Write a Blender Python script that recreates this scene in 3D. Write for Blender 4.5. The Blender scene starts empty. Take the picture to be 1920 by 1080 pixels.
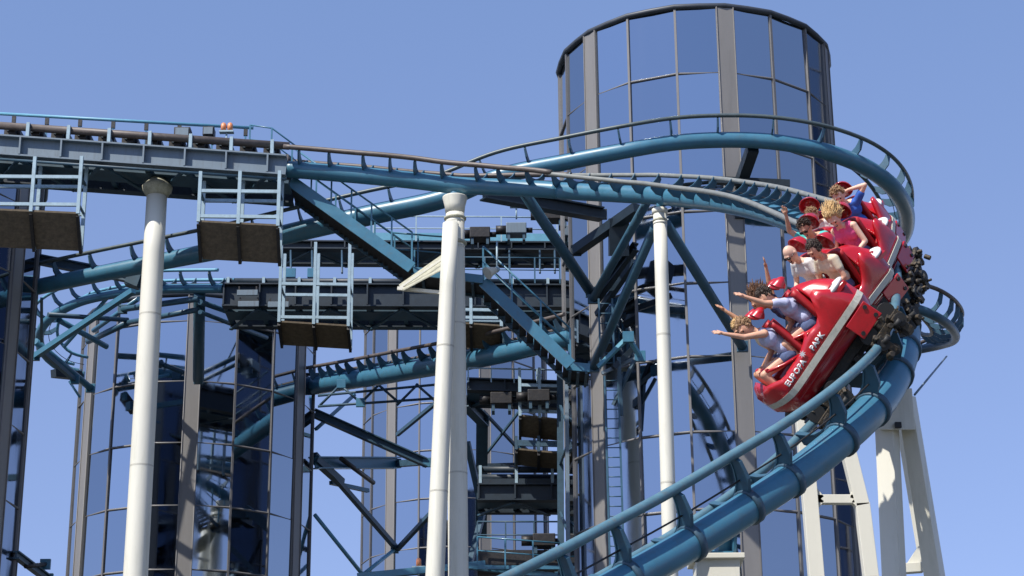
import bpy, bmesh, math, random
from mathutils import Vector, Matrix, noise
random.seed(7)
rad = math.radians
S = bpy.context.scene
COL = S.collection
# ------------------------------------------------------------------ camera
PITCH, FPX = 20.0, 3800.0
ROLL = rad(0.49)
R3 = Matrix.Rotation(rad(90 + PITCH), 3, 'X') @ Matrix.Rotation(-ROLL, 3, 'Z')
CAM = Vector((0, 0, 1.7))
cd = bpy.data.cameras.new('camera'); cam = bpy.data.objects.new('camera', cd); COL.objects.link(cam)
cam.matrix_world = Matrix.Translation(CAM) @ R3.to_4x4()
cd.sensor_width = 36; cd.lens = FPX / 1920 * 36; cd.clip_end = 6000; cd.clip_start = .1
S.camera = cam

def at(px, py, Y):
    d = R3 @ Vector(((px - 960) / FPX, (540 - py) / FPX, -1))
    return CAM + d * (Y / d.y)
def vd(x, y, z):                     # a direction given as right / up / towards the viewer
    return (R3 @ Vector((x, y, z))).normalized()
def pix(p):
    v = R3.transposed() @ (p - CAM)
    return 960 + FPX * v.x / -v.z, 540 - FPX * v.y / -v.z

# ------------------------------------------------------------------ materials
M = {}
def mat(name, col, rough=.5, metal=0., var=.12, dirt=None, dirt_amt=.3, scale=3., bump=0., coat=0., streak=False):
    m = bpy.data.materials.new(name); m.use_nodes = True
    nt = m.node_tree; N = nt.nodes; L = nt.links
    b = N['Principled BSDF']
    b.inputs['Roughness'].default_value = rough; b.inputs['Metallic'].default_value = metal
    b.inputs['Coat Weight'].default_value = coat; b.inputs['Coat Roughness'].default_value = .08
    tc = N.new('ShaderNodeTexCoord'); mp = N.new('ShaderNodeMapping')
    L.new(tc.outputs['Object'], mp.inputs['Vector'])
    if streak: mp.inputs['Scale'].default_value = (1, 1, .12)
    n = N.new('ShaderNodeTexNoise'); n.inputs['Scale'].default_value = scale; n.inputs['Detail'].default_value = 6
    n.inputs['Roughness'].default_value = .65
    L.new(mp.outputs[0], n.inputs['Vector'])
    cr = N.new('ShaderNodeValToRGB')
    col = [c * .84 for c in col]
    c0 = [c * (1 - var) for c in col]; c1 = [min(1, c * (1 + var)) for c in col]
    cr.color_ramp.elements[0].position = .3; cr.color_ramp.elements[1].position = .7
    cr.color_ramp.elements[0].color = (*c0, 1); cr.color_ramp.elements[1].color = (*c1, 1)
    L.new(n.outputs['Fac'], cr.inputs['Fac'])
    out = cr.outputs['Color']
    if dirt:
        n2 = N.new('ShaderNodeTexNoise'); n2.inputs['Scale'].default_value = scale * 2.7; n2.inputs['Detail'].default_value = 8
        n2.inputs['Roughness'].default_value = .75
        L.new(mp.outputs[0], n2.inputs['Vector'])
        r2 = N.new('ShaderNodeMapRange'); r2.inputs['From Min'].default_value = .52; r2.inputs['From Max'].default_value = .72
        r2.inputs['To Max'].default_value = dirt_amt
        L.new(n2.outputs['Fac'], r2.inputs['Value'])
        mx = N.new('ShaderNodeMixRGB'); mx.inputs['Color2'].default_value = (*dirt, 1)
        L.new(r2.outputs[0], mx.inputs['Fac']); L.new(out, mx.inputs['Color1']); out = mx.outputs['Color']
    L.new(out, b.inputs['Base Color'])
    rr = N.new('ShaderNodeMapRange'); rr.inputs['To Min'].default_value = max(.02, rough - .08); rr.inputs['To Max'].default_value = min(1, rough + .12)
    L.new(n.outputs['Fac'], rr.inputs['Value']); L.new(rr.outputs[0], b.inputs['Roughness'])
    if bump:
        bp = N.new('ShaderNodeBump'); bp.inputs['Strength'].default_value = bump; bp.inputs['Distance'].default_value = .02
        L.new(n.outputs['Fac'], bp.inputs['Height']); L.new(bp.outputs[0], b.inputs['Normal'])
    M[name] = m
    return m
mat('blue_half_shade', (.035, .105, .165), .45, 0, .15, (.04, .04, .04), .4, 3.)  # track blue with some shade already mixed into the colour
mat('blue', (.052, .185, .285), .36, 0, .12, (.09, .11, .11), .45, 2.0, .05, .12)
mat('blue_light', (.13, .36, .50), .45, 0, .1, (.10, .10, .09), .3, 2.5)
mat('blue_shade', (.035, .085, .13), .5, 0, .2, (.03, .025, .02), .5, 3)  # same blue paint, darkened in the colour to stand for shade
mat('rail', (.10, .21, .27), .38, .1, .18, (.16, .12, .09), .6, 4.)
mat('rail_worn', (.24, .25, .23), .42, .1, .15, (.12, .16, .17), .5, 4.)
mat('rail_dark', (.075, .105, .115), .42, .1, .2, (.10, .09, .07), .5, 4.)
mat('steel_shade', (.009, .022, .036), .5, 0, .3, (.01, .01, .01), .5, 3)  # girder steel with its shade put into the base colour
mat('rail_brown', (.115, .095, .085), .5, .1, .25, (.06, .05, .045), .6, 5.)
mat('cage', (.33, .46, .54), .5, 0, .12, (.12, .12, .11), .45, 4)
mat('girder', (.155, .21, .26), .5, 0, .1, (.07, .07, .07), .5, 2.5, .03, 0, True)
mat('white', (.74, .72, .62), .5, 0, .05, (.36, .36, .27), .4, 1.2, .03, 0, True)
mat('white_dirty', (.45, .44, .34), .7, 0, .3, (.16, .16, .09), .8, 6)
mat('plank', (.115, .088, .055), .8, 0, .35, (.03, .025, .02), .5, 7)
mat('steel_black', (.02, .02, .022), .5, .2, .4, (.09, .06, .035), .7, 12, .3)
mat('rust', (.05, .042, .032), .6, .3, .7, (.30, .19, .08), .6, 14, .4)
mat('rubber', (.02, .02, .02), .6)
mat('orange', (.75, .28, .12), .4)
mat('mullion', (.17, .165, .165), .5, .2, .08, (.10, .10, .09), .3, 2)
mat('mullion_band', (.23, .22, .21), .5, .1, .08, (.12, .11, .10), .35, 1.2, 0, 0, True)
mat('core', (.02, .022, .03), .7)
mat('coping', (.06, .07, .085), .5, .3)
mat('red', (.50, .008, .016), .28, 0, .14, (.20, .01, .012), .55, 2.2, .03, .5)
mat('red_dark', (.30, .008, .014), .35, 0, .15, (.06, .01, .01), .5, 4, 0, .4)
mat('stripe', (.55, .53, .45), .5, 0, .15, (.2, .2, .15), .6, 6)
mat('white_gloss', (.85, .84, .82), .3, 0, .03)
mat('padding', (.42, .01, .015), .5, 0, .15)
mat('ground', (.08, .08, .07), .9, 0, .3, (.05, .08, .03), .7, .3)
mat('skin', (.70, .38, .25), .5, 0, .08); mat('skin_pale', (.82, .52, .38), .5, 0, .06); mat('skin_tan', (.60, .31, .18), .5, 0, .08)
for m_ in ('skin', 'skin_pale', 'skin_tan'):
    b_ = M[m_].node_tree.nodes['Principled BSDF']; b_.inputs['Subsurface Weight'].default_value = .08; b_.inputs['Subsurface Scale'].default_value = .01
mat('hair_dark', (.035, .018, .01), .55, 0, .5, None, 0, 30, .5); mat('hair_brown', (.13, .06, .028), .55, 0, .5, None, 0, 30, .5)
mat('hair_blond', (.62, .40, .17), .5, 0, .4, None, 0, 30, .5); mat('hair_sand', (.34, .20, .10), .55, 0, .4, None, 0, 30, .5)
mat('cloth_white', (.78, .76, .74), .8, 0, .1, None, 0, 10, .3); mat('cloth_lavender', (.50, .52, .72), .8, 0, .2, None, 0, 10, .3)
mat('cloth_pink', (.80, .10, .28), .8, 0, .15, None, 0, 10, .3); mat('cloth_turquoise', (.08, .52, .50), .8, 0, .15, None, 0, 10, .3)
mat('cloth_blue', (.03, .12, .50), .8, 0, .2, None, 0, 10, .3); mat('cloth_navy', (.03, .04, .12), .85, 0, .3, None, 0, 10, .3)
mat('cloth_cream', (.75, .66, .48), .8, 0, .15, None, 0, 10, .3); mat('denim', (.08, .11, .22), .85, 0, .3, None, 0, 14, .3)
mat('eye', (.02, .015, .012), .2); mat('mouth', (.12, .012, .012), .4); mat('teeth', (.8, .77, .7), .3)

def glass_mat(key='glass', lo=(.29, .33, .38), hi=(.44, .48, .53)):
    m = bpy.data.materials.new(key); m.use_nodes = True
    nt = m.node_tree; N = nt.nodes; L = nt.links; b = N['Principled BSDF']
    b.inputs['Metallic'].default_value = 1.0; b.inputs['Roughness'].default_value = .025
    b.inputs['Specular Tint'].default_value = (1, 1, 1, 1)
    tc = N.new('ShaderNodeTexCoord')
    oi = N.new('ShaderNodeObjectInfo')
    cr = N.new('ShaderNodeValToRGB'); cr.color_ramp.elements[0].color = (*lo, 1); cr.color_ramp.elements[1].color = (*hi, 1)
    L.new(oi.outputs['Random'], cr.inputs['Fac']); L.new(cr.outputs['Color'], b.inputs['Base Color'])
    n = N.new('ShaderNodeTexNoise'); n.inputs['Scale'].default_value = .55; n.inputs['Detail'].default_value = 1
    L.new(tc.outputs['Object'], n.inputs['Vector'])
    bp = N.new('ShaderNodeBump'); bp.inputs['Strength'].default_value = .05; bp.inputs['Distance'].default_value = .04
    L.new(n.outputs['Fac'], bp.inputs['Height']); L.new(bp.outputs[0], b.inputs['Normal'])
    n2 = N.new('ShaderNodeTexNoise'); n2.inputs['Scale'].default_value = 1.5; n2.inputs['Detail'].default_value = 6
    mp = N.new('ShaderNodeMapping'); mp.inputs['Scale'].default_value = (2, 2, .25)
    L.new(tc.outputs['Object'], mp.inputs['Vector']); L.new(mp.outputs[0], n2.inputs['Vector'])
    r = N.new('ShaderNodeMapRange'); r.inputs['From Min'].default_value = .4; r.inputs['From Max'].default_value = .8
    r.inputs['To Min'].default_value = .02; r.inputs['To Max'].default_value = .10
    L.new(n2.outputs['Fac'], r.inputs['Value']); L.new(r.outputs[0], b.inputs['Roughness'])
    M[key] = m
glass_mat()
glass_mat('glass_dark_reflection', (.16, .19, .24), (.30, .34, .40))  # dark reflections of the left-edge tower put into the glass colour
glass_mat('glass_reflect_darkener', (.05, .065, .09), (.08, .10, .14))  # near-black colour so panes mirrored in other towers read dark

# ------------------------------------------------------------------ object helpers
def tag(o, label=None, cat=None, group=None, kind=None):
    if label: o['label'] = label
    if cat: o['category'] = cat
    if group: o['group'] = group
    if kind: o['kind'] = kind
    return o
def thing(name, label, cat, loc=(0, 0, 0), group=None, mw=None):
    o = bpy.data.objects.new(name, None); COL.objects.link(o)
    o.empty_display_size = .2
    if mw is not None: o.matrix_world = mw
    else: o.location = loc
    o['_m'] = 1
    del o['_m']
    MW[o.name] = mw.copy() if mw is not None else Matrix.Translation(Vector(loc))
    return tag(o, label, cat, group)
MW = {}
class MB:
    def __init__(s): s.v = []; s.f = []; s.sm = []
    def add(s, vs, fs, smooth=False):
        o = len(s.v); s.v += [Vector(v) for v in vs]
        for f in fs: s.f.append([i + o for i in f]); s.sm.append(smooth)
        return s
    def hexa(s, p):     # 8 pts: bottom 4, top 4
        return s.add(p, [(0, 3, 2, 1), (4, 5, 6, 7), (0, 1, 5, 4), (1, 2, 6, 5), (2, 3, 7, 6), (3, 0, 4, 7)])
    def box(s, c, d, rot=None):
        c = Vector(c); x, y, z = d[0] / 2, d[1] / 2, d[2] / 2
        p = [Vector(q) for q in ((-x, -y, -z), (x, -y, -z), (x, y, -z), (-x, y, -z), (-x, -y, z), (x, -y, z), (x, y, z), (-x, y, z))]
        if rot: p = [rot @ q for q in p]
        return s.hexa([c + q for q in p])
    def beam(s, a, b, w, h, up=Vector((0, 0, 1)), w2=None, h2=None):
        a = Vector(a); b = Vector(b); t = (b - a).normalized()
        if abs(t.dot(up)) > .97: up = Vector((0, 1, 0))
        sd = t.cross(up).normalized(); u = sd.cross(t)
        w2 = w if w2 is None else w2; h2 = h if h2 is None else h2
        P = []
        for q, ww, hh in ((a, w, h), (b, w2, h2)):
            P += [q - sd * ww / 2 - u * hh / 2, q + sd * ww / 2 - u * hh / 2, q + sd * ww / 2 + u * hh / 2, q - sd * ww / 2 + u * hh / 2]
        return s.add(P, [(0, 3, 2, 1)[::-1], (4, 5, 6, 7), (0, 1, 5, 4), (1, 2, 6, 5), (2, 3, 7, 6), (3, 0, 4, 7)])
    def ibeam(s, a, b, h, w, t=.04, up=Vector((0, 0, 1))):
        a = Vector(a); b = Vector(b)
        s.beam(a, b, t, h - 2 * t, up)
        s.beam(a + up * (h / 2 - t / 2), b + up * (h / 2 - t / 2), w, t, up)
        s.beam(a - up * (h / 2 - t / 2), b - up * (h / 2 - t / 2), w, t, up)
        return s
    def tube(s, pts, r, n=10, caps=True, closed=False):
        pts = [Vector(p) for p in pts]; k = len(pts)
        rs = r if isinstance(r, (list, tuple)) else [r] * k
        t0 = (pts[1] - pts[0]).normalized()
        u = Vector((0, 0, 1)) if abs(t0.z) < .95 else Vector((0, 1, 0))
        sd = t0.cross(u).normalized(); o = len(s.v)
        for i in range(k):
            if closed: t = (pts[(i + 1) % k] - pts[i - 1]).normalized()
            else: t = (pts[min(i + 1, k - 1)] - pts[max(i - 1, 0)]).normalized()
            sd = (sd - t * sd.dot(t)).normalized(); uu = t.cross(sd)
            for j in range(n):
                a = 2 * math.pi * j / n
                s.v.append(pts[i] + (sd * math.cos(a) + uu * math.sin(a)) * rs[i])
        for i in range(k if closed else k - 1):
            for j in range(n):
                i2 = (i + 1) % k; j2 = (j + 1) % n
                s.f.append([o + i * n + j, o + i * n + j2, o + i2 * n + j2, o + i2 * n + j]); s.sm.append(True)
        if caps and not closed:
            s.f.append([o + j for j in range(n)][::-1]); s.sm.append(False)
            s.f.append([o + (k - 1) * n + j for j in range(n)]); s.sm.append(False)
        return s
    def cyl(s, a, b, r, n=12, r2=None):
        return s.tube([a, b], [r, r if r2 is None else r2], n)
    def ball(s, c, r, n=10, m=7, rot=None, f=None):
        c = Vector(c); r = Vector(r) if not isinstance(r, (int, float)) else Vector((r, r, r)); o = len(s.v)
        for i in range(m + 1):
            th = math.pi * i / m
            for j in range(n):
                a = 2 * math.pi * j / n
                q = Vector((r.x * math.sin(th) * math.cos(a), r.y * math.sin(th) * math.sin(a), r.z * math.cos(th)))
                if f: q = f(q)
                if rot: q = rot @ q
                s.v.append(c + q)
        for i in range(m):
            for j in range(n):
                s.f.append([o + i * n + j, o + (i + 1) * n + j, o + (i + 1) * n + (j + 1) % n, o + i * n + (j + 1) % n]); s.sm.append(True)
        return s
    def build(s, name, m, parent=None, local=False, bevel=0, recalc=True):
        me = bpy.data.meshes.new(name)
        vs = s.v
        if parent is not None and not local:
            inv = MW[parent.name].inverted(); vs = [inv @ v for v in vs]
        me.from_pydata([tuple(v) for v in vs], [], s.f)
        for i, p in enumerate(me.polygons): p.use_smooth = s.sm[i]
        bm = bmesh.new(); bm.from_mesh(me)
        bmesh.ops.remove_doubles(bm, verts=bm.verts, dist=1e-5)
        if recalc: bmesh.ops.recalc_face_normals(bm, faces=bm.faces)
        bm.to_mesh(me); bm.free()
        me.materials.append(M[m] if isinstance(m, str) else m)
        o = bpy.data.objects.new(name, me); COL.objects.link(o)
        if parent is not None:
            o.parent = parent; MW[o.name] = MW[parent.name]
        else: MW[o.name] = Matrix.Identity(4)
        if bevel:
            md = o.modifiers.new('b', 'BEVEL'); md.width = bevel; md.segments = 2; md.limit_method = 'ANGLE'
        return o
def part(name, m, parent, fn, **k):
    b = MB(); fn(b); return b.build(name, m, parent, **k)

# ------------------------------------------------------------------ ground
g = MB(); g.add([(-3000, -3000, 0), (3000, -3000, 0), (3000, 3000, 0), (-3000, 3000, 0)], [(0, 1, 2, 3)])
tag(g.build('ground', 'ground'), kind='structure')

# ------------------------------------------------------------------ glass towers
RT, ROWH = 4.67, 2.41
def tower(label, cx, cy, top, grid_z, ang0, ncap=98, gm='glass'):
    root = thing('glass_tower', label, 'tower', (cx, cy, 0), 'round mirrored glass towers')
    c = Vector((cx, cy, 0))
    part('core', 'core', root, lambda b: b.cyl(c + Vector((0, 0, .02)), c + Vector((0, 0, top - .25)), RT - .35, 36))
    def pt(a, r, z): return Vector((cx + r * math.sin(a), cy - r * math.cos(a), z))
    # vertical lines: ang0 + 20 k ; every third one is a broad band
    za = [grid_z + ROWH * k for k in range(-30, 30)]
    za = [0.0] + [z for z in za if .4 < z < top - .3] + [top]
    panes = []
    for k in range(18):
        a0 = rad(ang0 + 20 * k); a1 = rad(ang0 + 20 * (k + 1))
        w0 = .062 if k % 3 == 0 else 0; w1 = .062 if (k + 1) % 3 == 0 else 0
        for i in range(len(za) - 1):
            z0, z1 = za[i], za[i + 1]
            mid = pt((a0 + a1) / 2, RT, (z0 + z1) / 2); nrm = (mid - Vector((cx, cy, mid.z))).normalized()
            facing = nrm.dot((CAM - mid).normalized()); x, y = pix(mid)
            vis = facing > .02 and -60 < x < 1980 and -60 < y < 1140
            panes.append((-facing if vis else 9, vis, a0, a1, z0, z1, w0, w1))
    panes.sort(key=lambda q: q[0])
    rest = MB(); cnt = 0
    for (_, vis, a0, a1, z0, z1, w0, w1) in panes:
        t = random.uniform(-.014, .014); t2 = random.uniform(-.006, .006)
        P = []
        for rr in (RT - .05, RT):
            P += [pt(a0 + w0, rr + t2, z0 + .02), pt(a1 - w1, rr - t2, z0 + .02), pt(a1 - w1, rr - t2 + t, z1 - .02), pt(a0 + w0, rr + t2 + t, z1 - .02)]
        fc = [(4, 5, 6, 7), (0, 3, 2, 1), (0, 1, 5, 4), (1, 2, 6, 5), (2, 3, 7, 6), (3, 0, 4, 7)]
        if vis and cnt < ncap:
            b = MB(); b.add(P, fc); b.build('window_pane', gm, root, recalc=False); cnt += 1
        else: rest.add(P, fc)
    tag(rest.build('window_pane', 'glass_reflect_darkener', root, recalc=False), kind='stuff')  # remaining panes coloured near-black to darken what other towers reflect
    for k in range(18):
        a = rad(ang0 + 20 * k)
        if k % 3 == 0:
            b = MB(); h = .065
            P = [pt(a - h, RT - .12, 0), pt(a + h, RT - .12, 0), pt(a + h, RT + .07, 0), pt(a - h, RT + .07, 0)]
            b.hexa([p for p in P] + [p + Vector((0, 0, top - .004)) for p in P])
            b.build('pilaster', 'mullion_band', root)
            b = MB()
            for sg in (-1, 1):
                b.cyl(pt(a + sg * (h - .006), RT + .085, .01), pt(a + sg * (h - .006), RT + .085, top - .01), .018, 6)
            b.build('pilaster_edge', 'mullion', root)
        else:
            b = MB(); b.beam(pt(a, RT + .015, 0), pt(a, RT + .015, top), .075, .10, Vector((math.sin(a), -math.cos(a), 0))); b.build('mullion', 'mullion', root)
    for z in za[1:-1]:
        b = MB(); b.tube([pt(rad(ang0 + 20 * k), RT + .006, z) for k in range(18)], .048, 4, closed=True)
        b.build('transom', 'mullion', root)
    b = MB(); b.tube([pt(rad(ang0 + 10 * k), (RT + .04) * (1 if k % 2 == 0 else math.cos(rad(10)) * 1.006), top + .05) for k in range(36)], .10, 8, closed=True)
    b.build('coping', 'coping', root)
    part('roof', 'coping', root, lambda b: b.cyl(c + Vector((0, 0, top - .24)), c + Vector((0, 0, top - .05)), RT - .2, 36))
    return root
pA = at(1300, 140, 64.0)
tower('tallest mirrored tower behind the red train, its whole crown showing', pA.x, pA.y, at(1300, 14, 64 - RT).z, at(1340, 808, 64 - RT).z, 7.9)
pB = at(376, 650, 78.0)
tower('round mirrored tower behind the leftmost white column', pB.x, pB.y, at(368, 553, 78 - RT).z, at(355, 829, 78 - RT).z, 6.3)
pC = at(-198, 470, 62.0)
tower('added unseen tower right of the tallest one, darkening its mirrored panes', 24.6, 66.0, 40.0, 1.2, 25.0)  # added out of view, tall and dark, for the tallest tower to reflect
tower('dark mirrored tower cut off by the left edge of the picture', pC.x, pC.y, at(90, 338, 62).z, at(0, 640, 60).z, 12.0, gm='glass_dark_reflection')
pD = at(853, 700, 100.0)
tower('farthest mirrored tower, behind the stairs and the twin white columns', pD.x, pD.y, at(853, 566, 100 - RT).z, at(853, 842, 100 - RT).z, -40.0)

# ------------------------------------------------------------------ track
def cr(p0, p1, p2, p3, t):
    return .5 * ((2 * p1) + (p2 - p0) * t + (2 * p0 - 5 * p1 + 4 * p2 - p3) * t * t + (3 * p1 - p0 - 3 * p2 + p3) * t * t * t)
def sample(pts, us, rs, step=.25):
    k = len(pts); out = []
    for i in range(k - 1):
        g_ = lambda L, j: L[max(0, min(k - 1, j))]
        n = max(2, int((pts[i + 1] - pts[i]).length / step))
        for q in range(n):
            t = q / n
            p = cr(g_(pts, i - 1), pts[i], pts[i + 1], g_(pts, i + 2), t)
            u = us[i].lerp(us[i + 1], t); out.append((p, u, rs[i] * (1 - t) + rs[i + 1] * t))
    out.append((pts[-1], us[-1], rs[-1]))
    fr = []
    for i, (p, u, r) in enumerate(out):
        t = (out[min(i + 1, len(out) - 1)][0] - out[max(i - 1, 0)][0]).normalized()
        u = (u - t * u.dot(t)).normalized(); s = t.cross(u).normalized()
        fr.append((p, t, u, s, r))
    return fr
def track(label, ctl, gauge=1.1, h=.5, rail_r=.075, tie_d=.88, rail_mat='rail', cable=True, skip=None, tie_w=.05, fw=.035, collars=False, spine_mat='blue', pos=None, group='steel coaster tracks', n_sp=20, tie_mat='blue_half_shade'):
    pts = [at(*c[:3]) if not isinstance(c[0], Vector) else c[0] for c in ctl]
    us = [vd(*c[3]) if not isinstance(c[0], Vector) else c[1] for c in ctl]
    rs = [c[4] if not isinstance(c[0], Vector) else c[2] for c in ctl]
    fr = sample(pts, us, rs)
    root = thing('coaster_track', label, 'coaster track', fr[len(fr) // 2][0], group)
    part('spine', spine_mat, root, lambda b: b.tube([f[0] for f in fr], [f[4] for f in fr], n_sp))
    for sg in (-1, 1):
        part('rail', rail_mat, root, lambda b: b.tube([f[0] + f[2] * h + f[3] * sg * gauge / 2 for f in fr], rail_r, 12))
    if cable:
        part('bus_bar', 'steel_black', root, lambda b: b.tube([f[0] + f[2] * (h - .22) - f[3] * .28 for f in fr], .013, 5))
    acc = 0; nxt = tie_d * .5; cnt = 0
    for i in range(1, len(fr)):
        acc += (fr[i][0] - fr[i - 1][0]).length
        if acc >= nxt:
            nxt += tie_d
            p, t, u, s, r = fr[i]
            G = gauge / 2 - rail_r * .6
            prof = []
            inner = []; outer = []
            for q in range(9):
                a = -1 + q / 4
                e = abs(a)
                inner.append((a * (G - .02), (r + .02) + (h - r + .02) * e ** 2.4))
                outer.append((a * (G + .03) if e > .7 else a * (r * .55 / .7) * 1.25, (-.02 + (h - .10) * max(0, (e - .35) / .65) ** 1.6) if e > .3 else -.02))
            def W(a, z, k): return p + s * a + u * z + t * k
            b = MB()
            ih = [(a, z) for a, z in inner]
            oh = outer
            for q in range(8):
                P = [W(*oh[q], -tie_w / 2), W(*oh[q + 1], -tie_w / 2), W(*ih[q + 1], -tie_w / 2), W(*ih[q], -tie_w / 2),
                     W(*oh[q], tie_w / 2), W(*oh[q + 1], tie_w / 2), W(*ih[q + 1], tie_w / 2), W(*ih[q], tie_w / 2)]
                b.hexa(P)
            # flange on the inner edge
            for q in range(8):
                a0, z0 = ih[q]; a1, z1 = ih[q + 1]; fw_ = fw if p.y < 33 else .018
                P = [W(a0, z0, -fw_), W(a1, z1, -fw_), W(a1, z1, fw_), W(a0, z0, fw_), W(a0, z0 + .025, -fw_), W(a1, z1 + .025, -fw_), W(a1, z1 + .025, fw_), W(a0, z0 + .025, fw_)]
                b.hexa(P)
            ti = b.build('tie', tie_mat, root)
            if not collars: cnt += 1; continue
            c = MB(); c.tube([p - t * .05, p - t * .045, p + t * .045, p + t * .05], [r + .005, r + .03, r + .03, r + .005], n_sp); c.build('collar', 'blue_shade', ti)
            cnt += 1
            if cnt > 97: break
    return root, fr

LV = (0, .94, -.34)
# --- train frames (right/up/toward viewer)
CARS = [  # head pixel of the near front rider, Y, forward, up, rows
    dict(head=(1401, 619), Y=26.0, f=(-.56, -.82, .03), u=(-.80, .58, -.02), nose=True),
    dict(head=(1529, 474), Y=26.5, f=(-.58, -.66, .45), u=(-.60, .72, .32), nose=False),
    dict(head=(1566, 414), Y=27.2, f=(-.38, -.60, .70), u=(-.58, .70, .38), nose=False),
    dict(head=(1575, 371), Y=28.0, f=(-.18, -.50, .85), u=(-.55, .72, .40), nose=False),
]
SX, HEADZ = .25, .98
for c in CARS:
    f = vd(*c['f']); u = vd(*c['u']); u = (u - f * u.dot(f)).normalized(); r = f.cross(u).normalized()
    hp = at(*c['head'], c['Y'])
    o = hp + r * SX - u * HEADZ
    m = Matrix((r, f, u)).transposed().to_4x4(); m.translation = o
    c['m'] = m; c['o'] = o; c['fw'] = f; c['up'] = u; c['r'] = r
SPZ = .98
def carpt(c, y, z=-SPZ): return c['m'] @ Vector((0, y, z))
ctlW = [(535, 317, 57, LV, .26), (620, 324, 56.8, LV, .26), (700, 331, 56.5, LV, .26), (780, 339, 56.3, LV, .26), (850, 347, 56, (0, .95, -.3), .26), (930, 351, 55.6, (0, .97, -.2), .255), (1000, 354, 55, (0, .97, -.1), .25), (1050, 357.5, 54.6, (0, .97, 0), .25)]
track('brown railed track leaving the pale girder and crossing the twin white columns', ctlW, gauge=1.15, h=.5, rail_r=.08, rail_mat='rail_brown', tie_d=.92)
ctl = [(1050, 357.5, 54.6, (0, .97, 0), .25), (1100, 360.5, 54, (0, .97, .1), .25),
       (1170, 364, 53.1, (-.01, .94, .22), .25), (1240, 368, 52, (-.02, .9, .36), .25), (1340, 379, 49.5, (-.05, .80, .58), .25), (1430, 397, 46, (-.1, .74, .66), .25), (1520, 428, 42, (-.2, .70, .68), .26),
       (1620, 462, 37.5, (-.35, .70, .62), .26), (1664, 505, 32.8, (-.6, .66, .5), .25)]
track('pale worn track bending over the slim white column and curving in behind the riders', ctl, gauge=1.1, h=.47, rail_r=.066, rail_mat='rail_worn', tie_d=.95)
ctl = ctl[-1:]
c4, c1 = CARS[3], CARS[0]
ctl += [(1682, 562, 29.2, (-.82, .50, .28), .24), (1694, 642, 27.5, (-.88, .46, .12), .24), (1664, 730, 26.3, (-.80, .60, -.06), .235)]
ctl += [(1600, 803, 25.6, (-.70, .66, -.25), .225), (1505, 882, 25.1, (-.58, .68, -.42), .215),
        (1405, 950, 24.7, (-.49, .68, -.54), .21), (1297, 1018, 24.3, (-.46, .67, -.58), .21), (1180, 1085, 23.8, (-.45, .66, -.6), .21), (1040, 1162, 23.2, (-.45, .66, -.6), .21), (850, 1260, 22.4, (-.45, .66, -.6), .21)]
for k in ctl:
    if isinstance(k[0], Vector): print('spine px', [round(q) for q in pix(k[0])], round(k[0].y, 2))
track('thick blue foreground track running from under the red train to the bottom edge', ctl, gauge=1.1, h=.47, rail_r=.066, rail_mat='rail', fw=.04, collars=True, tie_d=.98)

# --- helix above
BK = (0, .82, -.57)
track('upper blue track sweeping from far left across the tallest tower and round its right side',
      [(20, 548, 64, BK, .27), (80, 536, 63, BK, .27), (180, 515, 62, BK, .27), (310, 489, 61, BK, .28), (430, 465, 60, BK, .30), (530, 441, 59.5, BK, .32), (690, 404, 59, BK, .33), (826, 374, 58.5, BK, .31),
       (944, 329, 58, BK, .27), (1060, 304, 57.5, BK, .26), (1180, 281, 57, BK, .25), (1260, 268, 57, BK, .25), (1330, 263, 57, BK, .25), (1410, 263, 57, (-.03, .84, -.54), .25), (1480, 270, 57, (-.06, .84, -.54), .25),
       (1550, 285, 57.3, (-.12, .84, -.5), .26), (1620, 312, 58.3, (-.25, .84, -.45), .27), (1672, 350, 60, (-.4, .82, -.4), .28), (1698, 395, 62.5, (-.5, .8, -.35), .28),
       (1694, 440, 65.5, (-.55, .78, -.3), .28), (1660, 475, 68, (-.5, .8, -.3), .28), (1600, 490, 71, (-.4, .8, -.3), .28)],
      gauge=1.15, h=.5, rail_r=.065, rail_mat='rail_dark', tie_d=1.5)
# --- lower turn on the right
track('small lower turn of blue track sticking out to the right behind the train',
      [(1560, 560, 64, LV, .155), (1640, 565, 62, (-.1, .9, -.4), .155), (1700, 574, 61.5, (-.2, .88, -.42), .155), (1748, 590, 62, (-.3, .85, -.4), .155), (1783, 614, 64, (-.4, .8, -.4), .155), (1790, 636, 67, (-.4, .75, -.45), .155),
       (1760, 648, 70, (-.2, .7, -.6), .155), (1700, 660, 72, (-.1, .7, -.6), .155), (1630, 672, 73, (-.1, .7, -.6), .155)], gauge=1.2, h=.55, rail_r=.07, tie_d=1.25, rail_mat='rail_brown', spine_mat='blue_half_shade')
# --- left lower curve feeding the second girder
track('pale blue track curving in from the far left to the dark second girder',
      [(150, 700, 73.5, LV, .17), (115, 690, 73, LV, .17), (82, 662, 72.5, (0.1, .85, -.5), .17), (74, 628, 71.5, (.15, .85, -.5), .17), (95, 596, 70.5, (.1, .88, -.45), .17), (150, 566, 69.5, LV, .17), (230, 549, 68.5, LV, .17), (310, 542, 67.5, LV, .17), (420, 541, 66.5, LV, .17)],
      gauge=1.1, h=.5, rail_r=.06, tie_d=1.0, rail_mat='blue_light')
# --- middle low track
track('low blue track between the mirrored towers ending behind the lower stairs',
      [(560, 728, 79, LV, .36), (600, 722, 77, LV, .36), (700, 706, 73, LV, .36), (780, 692, 70.5, LV, .36), (850, 680, 68.5, LV, .36), (950, 661, 66, LV, .34), (1040, 640, 64.5, LV, .32), (1080, 630, 63.8, LV, .32)],
      gauge=1.15, h=.62, rail_r=.07, tie_d=.86, rail_mat='rail_brown')

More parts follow.
